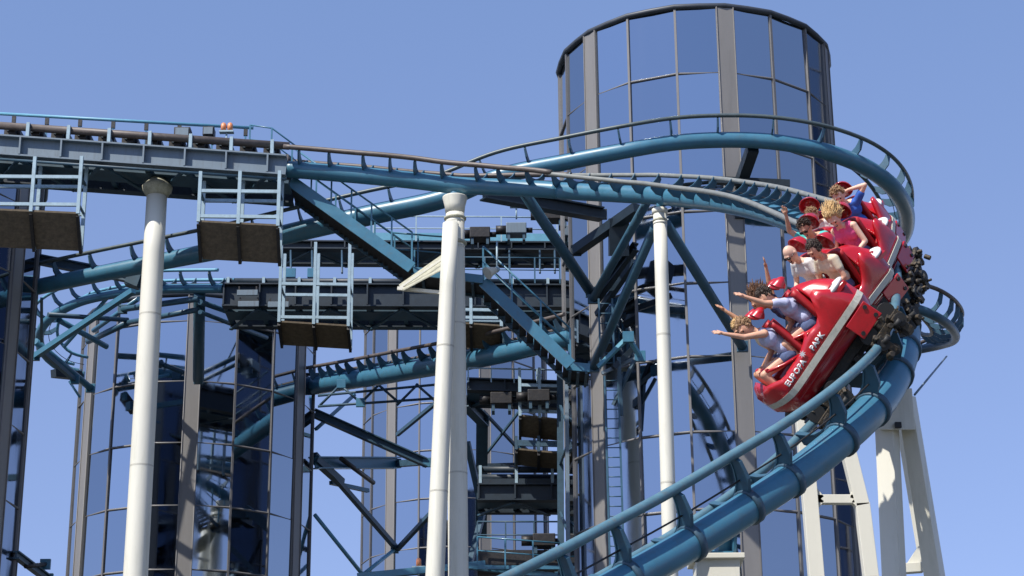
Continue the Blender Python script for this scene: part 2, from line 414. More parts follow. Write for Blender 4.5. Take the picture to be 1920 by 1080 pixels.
# ------------------------------------------------------------------ plate girders
def girder(label, a, b, gap, hgt, near_mat, cat='girder', stiff=1.25, rails=True, posts=True, rail_mat='rail_brown', under=True, rail_z=.62):
    a = Vector(a); b = Vector(b); L = (b - a).length; t = (b - a).normalized(); up = Vector((0, 0, 1))
    root = thing('box_girder', label, cat, a, 'steel girders carrying the level track')
    far = Vector((0, gap, 0))
    part('web_plate', near_mat, root, lambda m: m.ibeam(a, b, hgt, .40, .05))
    part('web_plate', 'steel_shade', root, lambda m: m.ibeam(a + far, b + far, hgt, .36, .05))  # far web coloured as if in shade
    n = int(L / stiff)
    for i in range(n + 1):
        q = a + t * min(L - .05, .05 + i * stiff)
        part('stiffener', near_mat, root, lambda m: m.box(q + Vector((0, -.12, 0)), (.05, .19, hgt - .11)))
        part('cross_member', 'blue_shade', root, lambda m: (m.beam(q + Vector((0, .03, -hgt / 2 + .2)), q + far - Vector((0, .03, hgt / 2 - .2)), .14, .22)))
    if under:
        def brc(m):
            for i in range(n):
                q0 = a + t * i * stiff; q1 = a + t * min(L, (i + 1) * stiff)
                z = Vector((0, 0, -hgt / 2 - .06))
                if i % 2: m.beam(q0 + z, q1 + far + z, .12, .06)
                else: m.beam(q0 + far + z, q1 + z, .12, .06)
            m.beam(a + far / 2 - up * (hgt / 2 - .12), b + far / 2 - up * (hgt / 2 - .12), .9, .1)
        part('lateral_bracing', 'blue_shade', root, brc)
    if rails:
        yo = [gap / 2 - .55, gap / 2 + .55]
        for y in yo:
            off = Vector((0, y, hgt / 2 + rail_z))
            part('rail', rail_mat, root, lambda m: m.tube([a + off, b + off], .12, 10))
            off2 = Vector((0, y + (.1 if y > gap / 2 else -.1), hgt / 2 + rail_z * .25))
            part('rail_sleeper', rail_mat, root, lambda m: m.beam(a + off2, b + off2, .12, .2))
        for i in range(n + 1):
            q = a + t * min(L - .1, .1 + i * stiff * 1.0)
            def sup(m):
                for y in yo:
                    yy = Vector((0, y - .12 if y < gap / 2 else y + .12, 0))
                    m.beam(q + yy + up * hgt / 2, q + yy + up * (hgt / 2 + rail_z + .1), .10, .14)
                m.beam(q + Vector((0, yo[0], hgt / 2 + rail_z * .6)), q + Vector((0, yo[1], hgt / 2 + rail_z * .6)), .1, .12)
            part('rail_support', 'cage', root, sup)
    return root
gA, gB = at(-40, 272, 56), at(537, 313, 56)
OVER = .42
g1 = girder('long pale plate girder at the upper left resting on the leftmost white column', gA, gB, 2.2, .66, 'girder', rail_z=.60)
# clutter on girder 1: handrail, brake calipers
def handrail(label, pts, hgt=1.05, post=1.6, m='cage', r=.028, mid=True, grp='steel handrails', up=Vector((0, 0, 1))):
    pts = [Vector(p) for p in pts]
    root = thing('handrail', label, 'handrail', pts[0], grp)
    part('top_rail', m, root, lambda b: b.tube([p + up * hgt for p in pts], r, 8))
    if mid: part('middle_rail', m, root, lambda b: b.tube([p + up * hgt * .52 for p in pts], r * .8, 8))
    for i in range(len(pts) - 1):
        L = (pts[i + 1] - pts[i]).length; n = max(1, int(round(L / post)))
        for k in range(n + (1 if i == len(pts) - 2 else 0)):
            q = pts[i].lerp(pts[i + 1], k / n)
            part('post', m, root, lambda b: b.beam(q, q + up * hgt, .05, .05))
    return root
up = Vector((0, 0, 1))
t1 = (gB - gA).normalized()
hr = thing('handrail', 'single turquoise handrail running above the pale girder', 'handrail', gA + Vector((0, 2.9, 1.5)), 'steel handrails')
part('top_rail', 'blue_light', hr, lambda b: b.tube([at(-40, 211, 58.6), at(475, 240, 58.6)], .055, 8))
for i in range(9):
    q = at(-35 + i * 62, 211 + i * 3.5, 58.6)
    part('post', 'blue', hr, lambda b: b.beam(q - up * 1.5, q, .05, .05))
    part('bracket', 'steel_black', hr, lambda b: b.box(q - up * .18, (.12, .08, .22)))
wk = thing('walkway', 'narrow grating walkway behind the rails of the pale girder', 'walkway', gA + Vector((0, 2.7, .6)))
part('grating', 'blue_shade', wk, lambda b: b.beam(gA + Vector((0, 2.75, .6)), gB + Vector((0, 2.75, .6)), .9, .06))
part('edge_angle', 'cage', wk, lambda b: b.beam(gA + Vector((0, 2.28, .66)), gB + Vector((0, 2.28, .66)), .05, .1))
for i in range(12):
    L = (gB - gA).length; q = gA + t1 * (L * (.08 + i * .078)) + Vector((0, 1.1, .55 + .24))
    br = thing('brake_unit', ['dark brake caliper between the rails of the pale girder'][0], 'brake', q, 'brake units on the pale girder')
    part('caliper', 'steel_black', br, lambda b: (b.box(q + up * .05, (.5, .5, .28)), b.box(q + Vector((.05, -.35, .1)), (.22, .18, .34))), bevel=.02)
    part('piston', 'girder', br, lambda b: b.cyl(q + Vector((-.1, -.3, .2)), q + Vector((-.1, .3, .2)), .09, 10))
# control boxes and beacon
def cabinet(label, q, sz, m='steel_black', cat='cabinet', name='control_cabinet', grp=None):
    r = thing(name, label, cat, q, grp)
    part('housing', m, r, lambda b: b.box(q, sz), bevel=.02)
    part('lid', 'girder', r, lambda b: b.box(q + Vector((0, -sz[1] / 2 - .015, 0)), (sz[0] * .8, .02, sz[2] * .75)))
    part('foot', 'blue_shade', r, lambda b: [b.box(q + Vector((sx * sz[0] * .35, 0, -sz[2] / 2 - .12)), (.06, .06, .24)) for sx in (-1, 1)])
    return r
cabinet('dark control box standing on the pale girder near its middle', at(343, 252, 57), (.5, .4, .34))
cabinet('flat dark box on the pale girder beside the orange lamps', at(392, 250, 57.5), (.35, .4, .3))
def beacon(label, q, s=1, n=2):
    r = thing('warning_lamp', label, 'lamp', q, 'orange lamps')
    for k in range(n):
        o = Vector(((k - (n - 1) / 2) * .2 * s, 0, 0))
        part('lens', 'orange', r, lambda b: (b.cyl(q + o, q + o + up * .2 * s, .085 * s, 12), b.ball(q + o + up * .2 * s, .085 * s, 12, 6)))
    part('bracket', 'cage', r, lambda b: (b.box(q - up * .03, (.44 * s, .2, .05)), b.cyl(q - up * .5, q - up * .05, .03, 8)))
beacon('pair of orange lamps on the pale girder at upper left', at(425, 246, 57), 1.0)
beacon('single orange lamp above the machinery platform near the middle column', at(968, 386, 66), 1.0, 1)
beacon('small orange lamp at the bottom edge beside the twin columns', at(785, 1062, 66), 1.0, 1)
handrail('angled handrail at the right end of the pale girder above the stairs', [at(467, 290, 57.2), at(508, 296, 57.2), at(560, 335, 57.2)], 1.0, 1.2, 'blue', .026)

part('drain_pipe', 'blue_shade', g1, lambda b: b.tube([gA + Vector((0, -.1, -.45)), gB + Vector((0, -.1, -.45))], .05, 8))
g2a, g2b = at(418, 555, 66.5), at(1062, 557, 66.5)
g2 = girder('dark second girder crossing behind the columns at middle height', g2a, g2b, 2.2, .85, 'steel_shade', rail_mat='steel_shade', rail_z=.32)
g3a, g3b = at(520, 461, 71), at(1052, 464, 71)
g3 = girder('slim dark platform girder with machinery behind the middle columns', g3a, g3b, 1.6, .34, 'steel_shade', rails=False, under=True)
ls = thing('light_strip', 'pale blue channel strip along the top of the slim platform girder', 'channel', g3a, None)
part('channel', 'blue_light', ls, lambda b: b.beam(at(700, 444, 71.2), at(1050, 446, 71.2), .1, .3))
g4 = girder('low dark girder glimpsed left of the tallest tower near the bottom', at(895, 924, 68), at(1056, 924, 68), 1.8, .6, 'steel_shade', rails=True, rail_mat='steel_shade')
g5 = girder('short dark girder below the lower stairs landing', at(876, 722, 67), at(1058, 728, 67), 1.8, .45, 'steel_shade', rails=False)
for (x, y, w, lb) in ((464, 549, .5, 'upper pale tray in the left end of the dark second girder'), (466, 570, .55, 'lower pale tray in the left end of the dark second girder'), (522, 571, .5, 'pale tray right of the other two under the dark second girder')):
    q = at(x, y, 66.1)
    tr = thing('cable_tray', lb, 'tray', q, 'pale trays in the dark girder')
    part('tray', 'girder', tr, lambda b: b.box(q, (.72, .08, .2)), bevel=.01)
    part('clip', 'steel_black', tr, lambda b: [b.box(q + Vector((sx * .3, .06, .1)), (.05, .06, .3)) for sx in (-1, 1)])

# ------------------------------------------------------------------ service cages hanging under girders
def cage(label, x0, x1, y_top, y_rail, y_floor, Y, depth, m='cage', tilt=0):
    A = at(x0, y_floor, Y); B = at(x1, y_floor + 8, Y)
    topz = at(x0, y_top, Y).z; railz = at(x0, y_rail, Y).z
    root = thing('service_cage', label, 'cage platform', A, 'maintenance cages hanging under the girders')
    dv = Vector((0, depth, -tilt)); t = (B - A)
    def fl(b):
        n = 11
        for i in range(n):
            q0 = A + dv * (i / n); q1 = A + dv * ((i + .94) / n)
            b.hexa([q0, q0 + t, q1 + t, q1, q0 + up * .06, q0 + t + up * .06, q1 + t + up * .06, q1 + up * .06])
    part('floor_planks', 'plank', root, fl)
    for k in (0, .5, 1):
        part('floor_bearer', 'steel_black', root, lambda b: b.beam(A + t * k - up * .07, A + t * k + dv - up * .07, .09, .12))
    for dd in (Vector((0, 0, 0)), dv):
        for k in (0, .5, 1):
            q = A + t * k + dd
            part('hanger', m, root, lambda b: b.beam(q, Vector((q.x, q.y, topz)), .10, .10))
        for z in (A.z + .18, railz):
            part('guard_rail', m, root, lambda b: b.beam(Vector((A.x, A.y + dd.y, z)), Vector((B.x, B.y + dd.y, z - .05)), .085, .10))
    for k in (0, 1):
        q = A + t * k
        for z in (railz, A.z + .15): part('side_rail', 'blue_shade', root, lambda b: b.beam(Vector((q.x, q.y, z)), Vector((q.x, q.y + depth, z)), .06, .06))
    return root
cage('leftmost brown floored cage cut by the picture edge', -30, 146, 295, 331, 393, 55.6, .75, tilt=.9)
cage('brown floored cage right of the leftmost white column', 372, 521, 322, 358, 416, 55.6, .75, tilt=.9)
cage('pale railed cage hanging low under the dark second girder', 523, 653, 455, 532, 604, 64.5, 1.1, tilt=.45)
q0 = 1
cage('brown floored cage half hidden behind the twin columns', 826, 940, 560, 580, 604, 65.5, 1.1, tilt=.5)
cage('small pale railed cage at the left side of the tallest tower', 975, 1050, 690, 722, 780, 66, 1.0, tilt=.45)
cage('lowest dark cage floor beside the tallest tower', 968, 1052, 818, 828, 843, 66.5, 1.3, 'blue_shade', tilt=.2)

# ------------------------------------------------------------------ white columns
def column(label, tx, ty, Y, r_top, r_bot, cap='flare', lean=(0, 0), grp='white support columns', collars=()):
    T = at(tx, ty, Y); Bp = Vector((T.x + lean[0], T.y + lean[1], 0))
    root = thing('support_column', label, 'column', Bp, grp)
    part('shaft', 'white', root, lambda b: b.tube([Bp.lerp(T, k / 12) for k in range(13)], [r_bot + (r_top - r_bot) * k / 12 for k in range(13)], 28))
    part('base_plate', 'white_dirty', root, lambda b: b.cyl(Bp + up * .0, Bp + up * .12, r_bot * 1.7, 24))
    for zz_ in (.22, .45, .66, .84):
        q = Bp.lerp(T, zz_); rr_ = r_bot + (r_top - r_bot) * zz_
        part('weld_seam', 'stripe', root, lambda b: b.tube([q - up * .025, q + up * .025], rr_ + .004, 28, caps=False))
    if cap == 'flare':
        part('capital', 'white_dirty', root, lambda b: b.tube([T - up * .30, T - up * .10, T + up * .02, T + up * .30, T + up * .31], [r_top * 1.0 + .01, r_top * 1.42, r_top * 1.5, r_top * .7, r_top * .5], 28))
        part('neck', 'white_dirty', root, lambda b: b.cyl(T + up * .1, T + up * .62, r_top * .5, 16))
    if cap == 'bell':
        part('capital', 'white', root, lambda b: b.tube([T - up * .5, T - up * .25, T, T + up * .03], [r_top * 1.02, r_top * 1.12, r_top * 1.35, r_top * 1.35], 28))
        part('neck', 'blue', root, lambda b: b.tube([T, T + up * .2, T + up * .45], [r_top * .8, r_top * .5, r_top * .45], 16))
    if cap == 'ring':
        part('capital', 'white', root, lambda b: b.tube([T - up * .12, T - up * .1, T + up * .02, T + up * .03], [r_top * 1.02, r_top * 1.18, r_top * 1.18, r_top * .9], 28))
        part('neck', 'blue', root, lambda b: b.tube([T, T + up * .2, T + up * .5], [r_top * .7, r_top * .45, r_top * .4], 16))
    for (cy_, rr, hh) in collars:
        z = at(tx, cy_, Y).z; k = z / T.z; q = Bp.lerp(T, k); rr_ = (r_bot + (r_top - r_bot) * k)
        part('collar', 'white_dirty', root, lambda b: b.tube([q - up * hh / 2, q - up * hh / 4, q + up * hh / 4, q + up * hh / 2], [rr_ + .005, rr_ * rr, rr_ * rr, rr_ + .005], 28))
        part('weld_ring', 'white', root, lambda b: b.tube([q - up * (hh + .05), q - up * (hh - .02)], rr_ + .008, 28))
    return root
column('leftmost white round column with a stained flared top', 295, 352, 57, .31, .40, 'flare', collars=())
column('right one of the twin white columns, topped with a bell cap under the worn track', 853, 372, 56, .275, .30, 'bell', lean=(.25, 0), collars=((410, 1.2, .1), (456, 1.22, .12)))
column('left one of the twin white columns, leaning slightly at middle', 845, 420, 55.3, .235, .30, 'none', lean=(-.92, -.3))
bx = thing('column_hatch', 'small grilled hatch near the top of the right twin column', 'hatch', at(846, 430, 55.6))
part('frame', 'white', bx, lambda b: b.box(at(848, 425, 55.62), (.3, .1, .42)), bevel=.01)
part('grille', 'steel_black', bx, lambda b: [b.box(at(848, 425, 55.56) + Vector((k * .07, 0, 0)), (.03, .03, .3)) for k in (-1, 0, 1)])
column('slim white column in front of the tallest tower with blue struts beside it', 1237, 394, 52, .185, .22, 'ring', lean=(-.12, 0), collars=((414, 1.1, .07),))

# ------------------------------------------------------------------ braces and frames
def frame(label, items, cat='steel frame', name='support_truss', m='blue'):
    q0 = at(*items[0][0]) if not isinstance(items[0][0], Vector) else items[0][0]
    root = thing(name, label, cat, q0)
    for it in items:
        a = at(*it[0]) if not isinstance(it[0], Vector) else it[0]; b_ = at(*it[1]) if not isinstance(it[1], Vector) else it[1]
        w = it[2]; kind = it[3] if len(it) > 3 else 'tube'; mm = it[4] if len(it) > 4 else m
        if kind == 'tube': part('brace', mm, root, lambda b: b.cyl(a, b_, w, 14))
        elif kind == 'box': part('brace', mm, root, lambda b: b.beam(a, b_, w, w))
        else: part('brace', mm, root, lambda b: b.ibeam(a, b_, w, w * .8, .05))
    for it in items[:2]:
        b_ = at(*it[1]) if not isinstance(it[1], Vector) else it[1]
        part('gusset', m, root, lambda b: b.box(b_, (.34, .12, .34)), bevel=.01)
    return root
frame('blue inverted V of struts either side of the slim white column', [((1228, 425, 53), (1113, 688, 60.2), .14), ((1248, 418, 53), (1392, 650, 58.9), .15)], cat='struts', m='blue_half_shade')
frame('slanting blue strut meeting the left band of the tallest tower', [((975, 350, 56), (1108, 548, 60.3), .17), ((1215, 375, 54), (1112, 560, 60.2), .13)], cat='struts', m='blue_half_shade')
frame('dark bracket arms fixed to the left side of the tallest tower', [((905, 362, 57), (1128, 402, 59.6), .42, 'i'), ((1195, 390, 57), (1080, 470, 59.5), .30, 'box'), ((1192, 462, 58.4), (1118, 560, 60.2), .28, 'i'),
      ((1160, 410, 58), (1160, 480, 58.4), .6, 'box'), ((1190, 490, 58.2), (1120, 590, 60.2), .18, 'box')], m='steel_shade', cat='bracket')
frame('dark prop holding the upper track against the right band of the tallest tower', [((1412, 276, 57.2), (1388, 345, 59.2), .34, 'box'), ((1388, 345, 59.2), (1388, 400, 59.3), .26, 'box'), ((1330, 338, 58.6), (1480, 345, 58.8), .22, 'box')], m='steel_shade', cat='prop')
frame('dark horizontal arm at far left joining the upper track', [((70, 486, 63), (262, 524, 62.5), .34, 'i'), ((238, 524, 62.5), (262, 530, 62.5), .4, 'box')], m='blue_shade', cat='arm')
frame('pale diagonal brace at far left below the dark arm', [((250, 545, 67), (66, 668, 70), .2, 'box'), ((66, 640, 70), (170, 728, 73), .13), ((110, 600, 70.5), (200, 650, 73), .11), ((175, 620, 72.5), (260, 560, 70), .09)], cat='braces')
frame('blue round post standing before the left middle tower', [((374, 548, 67), (372, 712, 72.4), .21), ((374, 560, 67), (230, 580, 69.5), .11), ((374, 580, 67.4), (240, 605, 71), .10), ((375, 566, 67), (500, 610, 72.5), .1), ((375, 585, 67), (500, 633, 73), .08), ((240, 605, 71), (165, 640, 73.5), .12)], cat='post', m='blue_half_shade')
frame('dark truss bars between the left middle and the farthest tower', [((590, 775, 78), (800, 868, 79), .36, 'i', 'blue_shade'), ((590, 868, 78), (745, 868, 84), .5, 'i', 'blue'), ((590, 852, 78), (745, 1030, 84), .2, 'box', 'blue_shade'),
      ((745, 1030, 84), (815, 955, 80), .17, 'box', 'blue_shade'), ((745, 815, 84), (818, 755, 80), .15, 'box', 'blue_shade'), ((592, 805, 78), (665, 740, 80), .12, 'box', 'blue'),
      ((590, 860, 78), (640, 905, 80), .3, 'box', 'blue_shade'), ((620, 905, 80), (690, 920, 82), .16, 'box', 'blue'), ((640, 860, 79), (700, 905, 83), .1, 'tube', 'steel_black'), ((745, 870, 84), (870, 860, 80), .26, 'box', 'blue_shade')], cat='truss')
frame('thin turquoise tie rods low beside the left middle tower', [((590, 965, 78), (682, 1080, 80), .08, 'tube', 'blue_light'), ((680, 1078, 80), (740, 1030, 84), .08, 'tube', 'blue_light'), ((130, 715, 74), (150, 745, 74), .05, 'tube', 'blue_light')], cat='tie rods')
frame('bottom blue crossbeam passing behind the twin columns', [((670, 1082, 66), (910, 1058, 66), .22, 'box', 'blue'), ((870, 1060, 66), (1050, 1082, 66), .2, 'box', 'blue')], cat='beam')
frame('dark diagonal knee right of the twin columns near the farthest tower', [((870, 752, 68), (908, 790, 70), .42, 'i', 'blue_shade'), ((904, 780, 70), (902, 1000, 74), .42, 'box', 'blue_shade'), ((876, 830, 69), (905, 960, 71), .2, 'box', 'blue_shade'), ((906, 960, 71), (880, 1060, 69), .18, 'box', 'blue_shade')], cat='knee brace')
frame('dark steel stub hanging low at the left edge between the towers', [((30, 1040, 62), (90, 1085, 66), .25, 'i', 'blue_shade'), ((48, 1062, 63), (85, 1058, 65), .07, 'tube', 'steel_black')], cat='brace')
# spindly lattice near 690..830,700..760
items = []
for k in range(7):
    x = 600 + k * 36
    items += [((x, 760 - (k % 2) * 40, 74), (x + 40, 720 + (k % 2) * 35, 74), .05, 'tube', 'blue_shade')]
items += [((596, 762, 74), (830, 746, 74), .05, 'tube', 'blue_shade'), ((596, 742, 74), (830, 720, 74), .05, 'tube', 'blue_shade')]
frame('spindly dark lattice under the low blue track', items, cat='lattice')
for (x, y, yy, lb) in ((1010, 745, 65.8, 'dark hoist motor under the small cage by the tallest tower'), (940, 750, 67, 'dark motor box below the short dark girder'), (1020, 1015, 66, 'dark machine box near the bottom, left of the tallest tower'),
                       (968, 432, 69.5, 'grey blue drive machine below the single orange lamp'), (900, 440, 69.5, 'smaller dark drive machine left of the orange lamp'), (1035, 405, 66, 'brownish winch box beside the tallest tower')):
    q = at(x, y, yy)
    r = thing('drive_unit', lb, 'machine', q)
    part('housing', 'girder' if 'grey' in lb else 'steel_black', r, lambda b: b.box(q, (.75, .6, .42)), bevel=.03)
    part('motor', 'steel_black', r, lambda b: b.cyl(q + Vector((-.75, 0, .02)), q + Vector((-.36, 0, .02)), .17, 14))
    part('shaft', 'steel_black', r, lambda b: b.cyl(q + Vector((.36, 0, 0)), q + Vector((.6, 0, 0)), .1, 10))
    for sx in (-1, 1): part('mount', 'blue_shade', r, lambda b: b.box(q + Vector((sx * .28, 0, -.33)), (.1, .5, .26)))
handrail('pale handrail along the slim machinery platform', [at(700, 452, 70.6), at(940, 453, 70.6), at(1045, 455, 70.6)], 1.0, 1.4, 'cage', .03)
handrail('handrail left of the columns rising from the stair landing', [at(735, 500, 59.6), at(832, 508, 59.6)], 1.15, .8, 'blue', .03)
handrail('thin handrail on the bottom platform left of the tallest tower', [at(895, 1060, 65.5), at(1052, 1072, 65.5)], .95, .8, 'blue', .028)
handrail('dark handrail above the low machine box', [at(895, 1030, 67), at(1055, 1030, 67)], .95, 1.0, 'blue_shade', .03)
handrail('pale rail on the short dark girder below the landing', [at(878, 716, 66.6), at(1050, 720, 66.6)], .5, .8, 'cage', .028, False)
fp = thing('lower_platform', 'dark machinery platform at the bottom left of the tallest tower', 'platform', at(890, 1060, 66))
part('deck', 'steel_black', fp, lambda b: b.beam(at(895, 1056, 66.8), at(1056, 1056, 66.8), 1.8, .5))
part('kerb', 'blue', fp, lambda b: b.beam(at(895, 1064, 65.7), at(1056, 1064, 65.7), .08, .12))

def ladder(label, a, b_, w=.42, cage_=True):  # geometry added to stand for ladder-like reflections in the tallest tower
    a = at(*a); b_ = at(*b_); r_ = thing('reflection_ladder', label, 'ladder', b_, 'ladders added for reflections')
    for sx in (-1, 1): part('stile', 'blue_half_shade', r_, lambda b: b.beam(a + Vector((sx * w / 2, 0, 0)), b_ + Vector((sx * w / 2, 0, 0)), .06, .06, Vector((0, 1, 0))))
    n = int((a - b_).length / .3)
    for k in range(n):
        q = b_.lerp(a, (k + .5) / n); part('rung', 'blue_half_shade', r_, lambda b: b.cyl(q - Vector((w / 2, 0, 0)), q + Vector((w / 2, 0, 0)), .018, 6))
ladder('tall added ladder in place of a reflection on the tallest tower, below the landing', (1146, 705, 59.2), (1158, 1090, 59.2))
ladder('added ladder in place of a reflection, between the slim column struts and the stairs', (1135, 560, 59.4), (1139, 690, 59.4))
frame('triangular outrigger with pale edges right of the stair landing', [((1122, 688, 59.2), (1178, 632, 58.6), .12, 'box', 'blue_light'), ((1178, 632, 58.6), (1200, 668, 59.2), .12, 'box', 'blue_light'), ((1128, 700, 59.2), (1200, 668, 59.2), .1, 'box', 'girder'), ((1150, 690, 59.0), (1190, 650, 59.2), .16, 'box', 'steel_shade'), ((1160, 670, 59.0), (1165, 780, 59.3), .12, 'box', 'blue_shade'), ((1190, 675, 59.0), (1150, 760, 59.4), .1, 'box', 'blue_shade')], cat='outrigger')
frame('thin vertical hangers between the slim platform girder and the dark second girder', [((x, 470, 70.5), (x + .5, 512, 67), .035, 'tube', 'blue_shade') for x in (545, 585, 641, 1012, 1040, 955)], cat='hangers')
handrail('pale blue handrail standing on the right half of the dark second girder', [at(862, 530, 66.0), at(1050, 532, 66.0)], .95, .9, 'blue_half_shade', .025)
frame('crossed dark braces between the farthest tower bands and the low girders', [((905, 770, 72), (975, 845, 74), .1, 'box', 'blue_shade'), ((975, 770, 72), (905, 860, 74), .08, 'box', 'blue_shade'), ((905, 872, 73), (1055, 868, 70), .1, 'box', 'steel_shade'), ((972, 830, 70), (1020, 875, 69), .12, 'box', 'steel_shade'), ((1050, 700, 66), (1052, 1080, 66), .22, 'box', 'blue_shade'), ((1062, 700, 62.5), (1066, 1085, 62.5), .12, 'box', 'girder'), ((1050, 760, 66), (1066, 800, 62.5), .08, 'box', 'blue_shade'), ((1050, 870, 66), (1066, 830, 62.5), .08, 'box', 'blue_shade'), ((1050, 960, 66), (1066, 1000, 62.5), .08, 'box', 'blue_shade')], cat='braces')
frame('slender blue braces under the far left curve', [((80, 660, 70), (140, 712, 72), .16, 'box', 'blue_half_shade'), ((100, 700, 72), (150, 705, 73), .3, 'box', 'steel_shade'), ((78, 560, 66), (78, 640, 69), .1, 'box', 'blue_half_shade'), ((90, 590, 69), (240, 600, 71), .09, 'tube', 'blue_shade'), ((200, 560, 69), (120, 650, 71), .07, 'tube', 'blue_light')], cat='braces')
# ------------------------------------------------------------------ stairs
def stairs(label, p0, p1, Y, wid, n, drop_m='blue'):
    A = at(*p0, Y); B = at(*p1, Y)
    root = thing('steel_stairs', label, 'stairs', B, 'steel stairs between the girders')
    far = Vector((0, wid, 0))
    part('stringer', 'blue', root, lambda b: b.beam(A, B, .07, .36))
    part('stringer', 'blue_shade', root, lambda b: b.beam(A + far - up * .08, B + far - up * .08, .07, .14))
    for i in range(n):
        q = A.lerp(B, (i + .5) / n) - up * .02
        part('tread', 'steel_black', root, lambda b: b.box(q + far / 2, (.21, wid - .08, .05)))
        if i % 2 == 0:
            for dq in (Vector((0, .055, -.06)), far - Vector((0, .055, .06))): part('tread_bracket', 'blue_shade', root, lambda b: b.box(q + dq, (.22, .04, .12)))
    for off in (Vector((0, 0, 0)), far):
        part('hand_rail', 'blue', root, lambda b: b.tube([A + off + up * 1.15, B + off + up * 1.15], .03, 8))
        part('knee_rail', 'blue', root, lambda b: b.tube([A + off + up * .65, B + off + up * .65], .025, 8))
        m_ = max(2, n // 4)
        for k in range(m_ + 1):
            q = A.lerp(B, k / m_) + off
            part('post', 'blue', root, lambda b: b.beam(q, q + up * 1.15, .05, .05))
    return root
stairs('upper blue staircase coming down from the pale girder', (546, 340), (772, 502), 57.2, 1.5, 24)
stairs('lower blue staircase with open treads running down to the tallest tower', (906, 528), (1070, 684), 57.8, 1.5, 12)
def landing(label, a, b, Y, w):
    A = at(*a, Y); B = at(*b, Y)
    r = thing('stair_landing', label, 'landing', A, 'stair landings')
    part('deck', 'steel_black', r, lambda m: m.beam(A + Vector((0, w / 2, 0)), B + Vector((0, w / 2, 0)), w, .08))
    part('edge_beam', 'blue', r, lambda m: m.beam(A, B, .07, .26))
    part('edge_beam', 'blue_shade', r, lambda m: m.beam(A + Vector((0, w, 0)), B + Vector((0, w, 0)), .07, .26))
    for k in (.15, .5, .85): part('bearer', 'blue_shade', r, lambda m: m.beam(A.lerp(B, k) - up * .12, A.lerp(B, k) + Vector((0, w, -.12)), .08, .14))
landing('landing between the two staircases behind the twin columns', (772, 508), (906, 524), 57.7, 1.3)
landing('landing at the foot of the lower staircase beside the tallest tower', (1062, 686), (1106, 690), 58.3, 1.4)
cn = thing('sheet_canopy', 'tilted grey sheet canopy with a white frame left of the twin columns', 'canopy', at(750, 545, 57))
A_, B_, C_, D_ = at(748, 536, 57.2), at(828, 480, 57.2), at(832, 505, 56.0), at(756, 545, 56.0)
part('sheet', 'white_dirty', cn, lambda b: b.hexa([A_, D_, C_, B_, A_ + up * .04, D_ + up * .04, C_ + up * .04, B_ + up * .04]))
part('frame', 'white', cn, lambda b: (b.beam(at(745, 541, 56.3), at(828, 549, 56.3), .1, .1), b.beam(at(748, 541, 56.3), at(829, 486, 56.3), .06, .06)))
def flood(label, q):
    r = thing('flood_light', label, 'lamp', q)
    part('lamp_body', 'white', r, lambda b: b.tube([q, q + Vector((-.22, -.1, -.12)), q + Vector((-.3, -.14, -.18))], [.07, .16, .2], 14))
    part('bracket', 'cage', r, lambda b: (b.cyl(q - up * .1, q + up * .9, .03, 8), b.ball(q, .09)))
flood('white floodlight on a pole above the lower stairs', at(932, 505, 57.6))

# ------------------------------------------------------------------ trestle on the right
def boxleg(root, a, b_, w, w2=None, nm='leg', d=None):
    part(nm, 'white', root, lambda b: b.beam(a, b_, w, d or w, Vector((0, 1, 0)), w2, d or w2 or w), bevel=.008)
def down(p, dx=0, dy=0): return Vector((p.x + dx, p.y + dy, 0))
tr = thing('trestle_support', 'white double A-shaped trestle carrying the track right of the train', 'trestle', down(at(1680, 740, 27.5)))
TY = 28.0
boxleg(tr, at(1504, 765, 31.0), down(at(1526, 1080, 31.0), 0.22), .23)
boxleg(tr, at(1580, 805, 31.0), at(1616, 950, 31.0), .22)
boxleg(tr, at(1616, 945, 31.0), at(1633, 1085, 31.0), .22)
boxleg(tr, at(1633, 1082, 31.0), down(at(1645, 1200, 31.0)), .22)
boxleg(tr, at(1525, 937, 31.0), at(1610, 937, 31.0), .14, nm='cross_tie')
for (x0, y0, x1, y1) in ((1524, 920, 1538, 937), (1524, 954, 1538, 937), (1622, 955, 1600, 938), (1606, 912, 1600, 937)):
    part('gusset', 'white', tr, lambda b: b.beam(at(x0, y0, 31.0), at(x1, y1, 31.0), .12, .14, Vector((0, 1, 0))))
RV = Vector((.86, -.51, 0))
def rleg(a, b_, w, w2=None, nm='leg', d=None):
    part(nm, 'white', tr, lambda b: b.beam(a, b_, w, d or w, RV, w2, d or w2 or w), bevel=.008)
rleg(at(1660, 742, 28.2), down(at(1652, 1080, 28.2), .0), .27)
rleg(at(1699, 745, 28.2), at(1754, 1090, 28.6), .22, .24)
rleg(at(1754, 1090, 28.6), down(at(1775, 1250, 28.8)), .24)
rleg(at(1690, 800, 29.2), at(1733, 1060, 29.6), .12)
part('head_plate', 'white', tr, lambda b: b.hexa([at(1648, 806, 27.95), at(1716, 806, 28.0), at(1716, 806, 28.5), at(1648, 806, 28.5), at(1672, 728, 27.95), at(1710, 728, 28.0), at(1710, 728, 28.5), at(1672, 728, 28.5)]), bevel=.01)
part('opening', 'core', tr, lambda b: b.box(at(1684, 797, 27.93), (.09, .05, .08)))
boxleg(tr, at(1672, 1068, 29.0), at(1730, 1064, 29.0), .14, nm='cross_tie')
part('gusset', 'white', tr, lambda b: (b.beam(at(1728, 1030, 29.1), at(1706, 1064, 29.1), .13, .13, Vector((0, 1, 0)))))
part('saddle', 'white', tr, lambda b: (b.box(at(1664, 765, 27.4), (.06, .1, .26))))
part('stay_cable', 'girder', tr, lambda b: b.tube([at(1715, 740, 28.4), at(1775, 668, 40)], .018, 6))
pd = thing('pedestal', 'white square pedestal with a projecting cap under the big blue spine', 'pedestal', down(at(1342, 1060, 25.6)))
